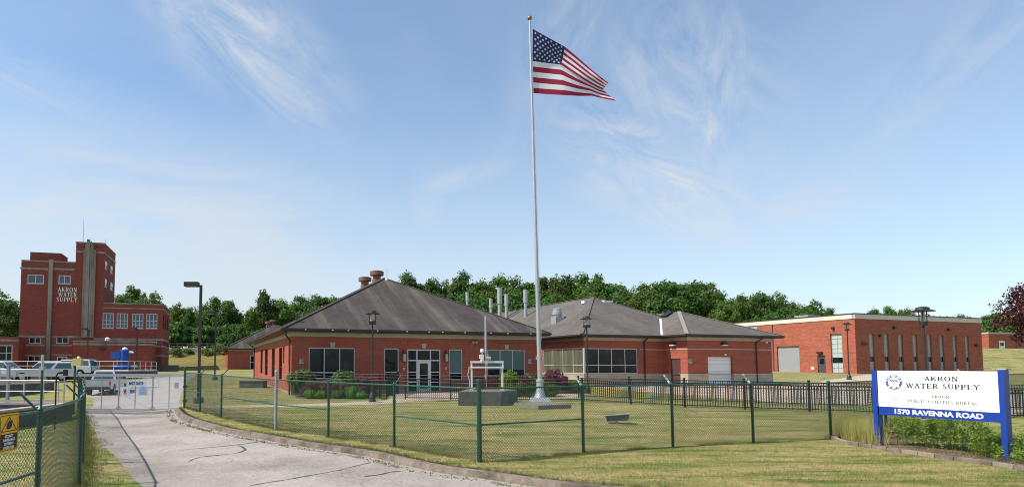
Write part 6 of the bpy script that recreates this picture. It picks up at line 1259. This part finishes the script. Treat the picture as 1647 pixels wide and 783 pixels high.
railing('pipe_railing', 'grey pipe railing across the back of the larger settling basin', [(-52, 51.7, 1.05), (-30.2, 51.7, 1.05)], m='galv')
railing('pipe_railing', 'white pipe railing around the platform with the blue machine', [(-47, 66.1, 1.85), (-29.6, 66.1, 1.85), (-29.6, 73.8, 1.85)], m='white')
railing('pipe_railing', 'short grey pipe railing by the steps right of the white pickup', [(-23.8, 52.8, .4), (-21.2, 53.5, .4)], h=1.0, post=.5, m='white_metal')
railing('pipe_railing', 'grey pipe railing over the near basin behind the left fence', [(-34, 28.8, .65), (-16.2, 28.8, .65)], m='galv')
railing('pipe_railing', 'white pipe railing behind the parked cars at the tower foot', [(-58, 71, 1.1), (-47.5, 69.5, 1.1)], m='white', h=1.6)
# grassy islands are lawn; low dark kerbs
for px0, px1, y, D, lab in ((205, 240, 604, 72, 'low dark concrete channel wall left of the tower road'),): pass
# blue machine
q = at(193, 600, 69.5); t = thing('blue_pump_unit', 'bright blue pump unit with white dome cap on the basin platform before the tower', 'pump', (q.x, q.y, 1.85)); k = 69.5/F
s = MB(); s.lathe([(.42, .2), (.42, 1.0), (.5, 1.02), (.5, 2.35), (.42, 2.4)], (.5, 0, 0), 16); s.box(-.95, .1, -.4, .4, 1.35, 2.2); s.build('housing', M['machine'], t); s = MB(); s.tube((-.7, 0, .35), (1.3, 0, .35), .28, .28, 14); s.box(-.8, 1.2, -.35, .35, 0, .15); s.build('motor', M['machine'], t)
s = MB(); s.lathe([(.3, 2.4), (.28, 2.55), (.12, 2.68)], (.5, 0, 0), 14); s.tube((.6, 0, 2.15), (1.5, 0, 2.1), .14, .1, 10); s.build('dome_cap', M['white'], t); s = MB(); s.tube((1.3, 0, .45), (1.9, 0, .5), .2, .2, 10); s.tube((-.3, 0, .6), (-.3, 0, 1.4), .12, .12, 8); s.build('pipe', M['galv'], t)
q = at(230, 600, 70); t = thing('red_hoist', 'small slanted red hoist frame right of the blue machine', 'hoist', (q.x, q.y, 1.85)); s = MB(); s.bar((-.3, 0, 0), (.25, 0, 1.7), .1, .1); s.bar((-.1, .3, 0), (.25, 0, 1.7), .07, .07); s.bar((.25, 0, 1.7), (.5, 0, 1.3), .06, .06); s.build('frame', M['redm'], t)
# yellow lamp box on a green post by the gate
q = at(123.5, 620, 30.6); z0 = height(q.x, q.y); t = thing('gate_beacon', 'yellowed box lamp on a thin green post at the left end of the gate', 'lamp', (q.x, q.y, z0)); Hb = at(123.5, 588, 30.6).z-z0; s = MB(); s.tube((-.12, 0, 0), (-.12, 0, Hb), .05, .05, 8); s.build('post', M['green'], t); s = MB(); s.hexa([(-.27, -.12, Hb), (.2, -.12, Hb), (.2, .12, Hb), (-.27, .12, Hb), (-.2, -.1, Hb+.38), (.26, -.1, Hb+.38), (.26, .1, Hb+.38), (-.2, .1, Hb+.38)]); s.build('lamp_box', M['yellow'], t); s = MB(); s.lathe([(.08, 0), (.08, .06), (.03, .1)], (.05, 0, Hb+.38), 10); s.build('sensor', M['white'], t)
q = at(89.5, 640, 24); z0 = height(q.x, q.y); t = thing('card_reader_pedestal', 'black gooseneck pedestal behind the near left fence', 'pedestal', (q.x, q.y, z0)); Hb = at(89.5, 598, 24).z-z0; s = MB(); s.path([(0, 0, 0), (0, 0, Hb-.15), (.06, 0, Hb-.04), (.16, 0, Hb), (.34, 0, Hb)], .03, 8); s.build('neck', M['black'], t); s = MB(); s.box(.3, .42, -.07, .07, Hb-.14, Hb+.1); s.build('reader', M['black'], t)
q = at(66.5, 640, 15.5); z0 = height(q.x, q.y); t = thing('steel_pole', 'thin green pole with bare grey top standing behind the near fence post', 'pole', (q.x, q.y, z0)); Hb = at(66.5, 570, 15.5).z-z0; s = MB(); s.tube((0, 0, 0), (0, 0, Hb-.35), .03, .03, 8); s.build('pole', M['green'], t); s = MB(); s.tube((0, 0, Hb-.36), (0, 0, Hb), .034, .034, 8); s.box(-.05, .05, -.05, .05, Hb-.4, Hb-.3); s.build('sleeve', M['galv'], t)
q = at(99.5, 600, 63); t = thing('traffic_cone', 'orange traffic cone by the white railing before the tower door', 'cone', (q.x, q.y, height(q.x, q.y)+.8)); s = MB(); s.lathe([(.22, .04), (.06, .85)], (0, 0, 0), 14); s.box(-.26, .26, -.26, .26, 0, .04); s.build('cone', M['orange'], t); s = MB(); s.lathe([(.165, .35), (.125, .52)], (0, 0, 0), 14); s.build('collar', M['white'], t)
q = gp(407, 623); t = thing('utility_vault', 'low grey concrete utility vault on the lawn left of the 105 office', 'vault', q, R(-8)); s = MB(); s.box(-.95, .95, -.4, .5, -.2, .5); s.build('box', M['conc_dark'], t); s = MB(); s.box(-1.0, 1.0, -.45, .55, .501, .56); s.build('lid', M['conc_top'], t)

# vehicles
def wheel(parent, x, y, r=.39, w_=.26):
    s = MB(); s.tube((x, y-w_/2, r), (x, y+w_/2, r), r, r, 20); o = s.build('wheel', M['tyre'], parent); s = MB(); sy = 1 if y > 0 else -1; s.tube((x, y+sy*(w_/2-.01), r), (x, y+sy*(w_/2+.012), r), r*.58, r*.5, 16); s.build('rim', M['galv'], o)
def pickup(label, loc, rz, kind='pickup', bed=True, group='parked vehicles'):
    """front towards +x, length 5.6 m"""
    t = thing('pickup_truck' if kind == 'pickup' else 'parked_suv', label, 'pickup' if kind == 'pickup' else 'car', loc, rz, group)
    Lh, W = 2.8, .98; wx = (-1.65, 1.85); rW = .46
    def arch(cx_, z): return [(cx_-rW*math.cos(a), .42+rW*math.sin(a)*.98) for a in [math.pi*i/8 for i in range(9)]]
    zb = .48; top_ = 1.12
    low = [(-Lh, zb)] + [(x, max(zb, z)) for x, z in arch(wx[0], 0)] + [(x, max(zb, z)) for x, z in arch(wx[1], 0)] + [(Lh-.05, zb), (Lh, .8), (Lh-.1, 1.05), (1.35, 1.18), (1.2, top_+.08), (-Lh+.02, top_+.06)]
    s = MB(); n = len(low)
    for y, sg_ in ((-W, -1), (W, 1)): s.face([(x, y, z) for x, z in low], (0, sg_, 0))
    for (a, c) in zip(low, low[1:]+low[:1]): s.face([(a[0], -W, a[1]), (c[0], -W, c[1]), (c[0], W, c[1]), (a[0], W, a[1])], None)
    s.build('body', M['carw'], t)
    back = -.95 if bed else -2.6
    c0 = [(back-.1, 1.17), (1.3, 1.19), (.55, 1.86), (back+.12, 1.88)]; s = MB(); Wc, Wt = .93, .74
    L_ = [Vector((c0[0][0], -Wc, c0[0][1])), Vector((c0[1][0], -Wc, c0[1][1])), Vector((c0[1][0], Wc, c0[1][1])), Vector((c0[0][0], Wc, c0[0][1]))]; U = [Vector((c0[3][0], -Wt, c0[3][1])), Vector((c0[2][0], -Wt, c0[2][1])), Vector((c0[2][0], Wt, c0[2][1])), Vector((c0[3][0], Wt, c0[3][1]))]
    s.hexa(L_+U); s.hexa([u_+Vector((0, 0, .001)) for u_ in U] + [u_*1+Vector((0, 0, .05)) - Vector((u_.x*.06, u_.y*.12, 0)) for u_ in U]); cab = s.build('cab', M['carw'], t)
    gl = MB()
    def pane(a, c_, d, e, out, ins=.12, lo=.1, hi=.12):
        """glass inset in a cab face: a,c bottom corners, d,e top corners"""
        q0 = a.lerp(c_, ins); q1 = c_.lerp(a, ins); q2 = d.lerp(e, ins); q3 = e.lerp(d, ins); b0 = q0.lerp(q3, lo); b1 = q1.lerp(q2, lo); b2_ = q1.lerp(q2, 1-hi); b3 = q0.lerp(q3, 1-hi); o_ = Vector(out)*.012; gl.face([b0+o_, b1+o_, b2_+o_, b3+o_], out)
    pane(L_[0], L_[3], U[3], U[0], (-1, 0, .15), .1); pane(L_[1], L_[2], U[2], U[1], (1, 0, .6), .07)
    for A, B_, C, D_, sg_ in ((L_[0], L_[1], U[1], U[0], -1), (L_[3], L_[2], U[2], U[3], 1)):
        m1 = A.lerp(B_, .5); m2 = D_.lerp(C, .42); pane(A, m1, m2, D_, (0, sg_, .3), .08); pane(m1, B_, C, m2, (0, sg_, .3), .08)
    gl.build('window', mat('car_glass', (.05, .08, .08), .06, spec=.7), cab)
    for x in wx:
        for y in (-W+.12, W-.12): wheel(t, x, y)
    s = MB(); s.box(-Lh-.12, -Lh-.002, -W+.04, W-.04, .45, .66); s.build('rear_bumper', M['bronze'], t); s = MB(); s.box(Lh+.0, Lh+.12, -W+.04, W-.04, .42, .66); s.box(Lh-.02, Lh+.03, -.6, .6, .68, .95); s.build('front_bumper', M['galv'], t)
    for y in (-W+.005, W-.145): s = MB(); s.box(-Lh-.02, -Lh-.001, y, y+.14, .78, 1.1); s.build('tail_light', M['red_l'], t)
    for y in (-W+.02, W-.27): s = MB(); s.box(Lh-.06, Lh+.02, y, y+.25, .76, .94); s.build('headlight', M['frost'], t)
    if bed:
        s = MB(); s.box(-Lh+.08, -1.05, -W+.1, W-.1, 1.181, 1.19); s.build('bed_liner', M['black'], t); s = MB(); s.box(-Lh-.012, -Lh-.001, -.78, .78, .72, 1.14); s.box(-Lh-.03, -Lh-.013, -.12, .12, 1.0, 1.06); s.build('tailgate', M['carw'], t)
    for sg_ in (-1, 1): s = MB(); s.box(.95, 1.1, sg_*(W+.02), sg_*(W+.22), 1.2, 1.42); s.build('mirror', M['bronze'], t)
    return t
q = at(151, 620, 47.3); pickup('white pickup truck seen from behind just inside the gate', (q.x+.05, q.y+2.0, height(q.x, q.y)), R(90)+R(12))
q = at(10, 600, 62); pickup('white pickup truck parked side-on at the far left before the tower wing', (q.x-.4, q.y, height(q.x, q.y)+.15), R(0))
q = at(62, 600, 60.5); pickup('white sport utility car parked before the tower pilaster', (q.x+.2, q.y+.8, height(q.x, q.y)+.15), R(200), 'suv', False)
q = at(112, 600, 66); pickup('pale vehicle half hidden behind the yellowed lamp box', (q.x, q.y, height(q.x, q.y)+.25), R(180), 'suv', False)
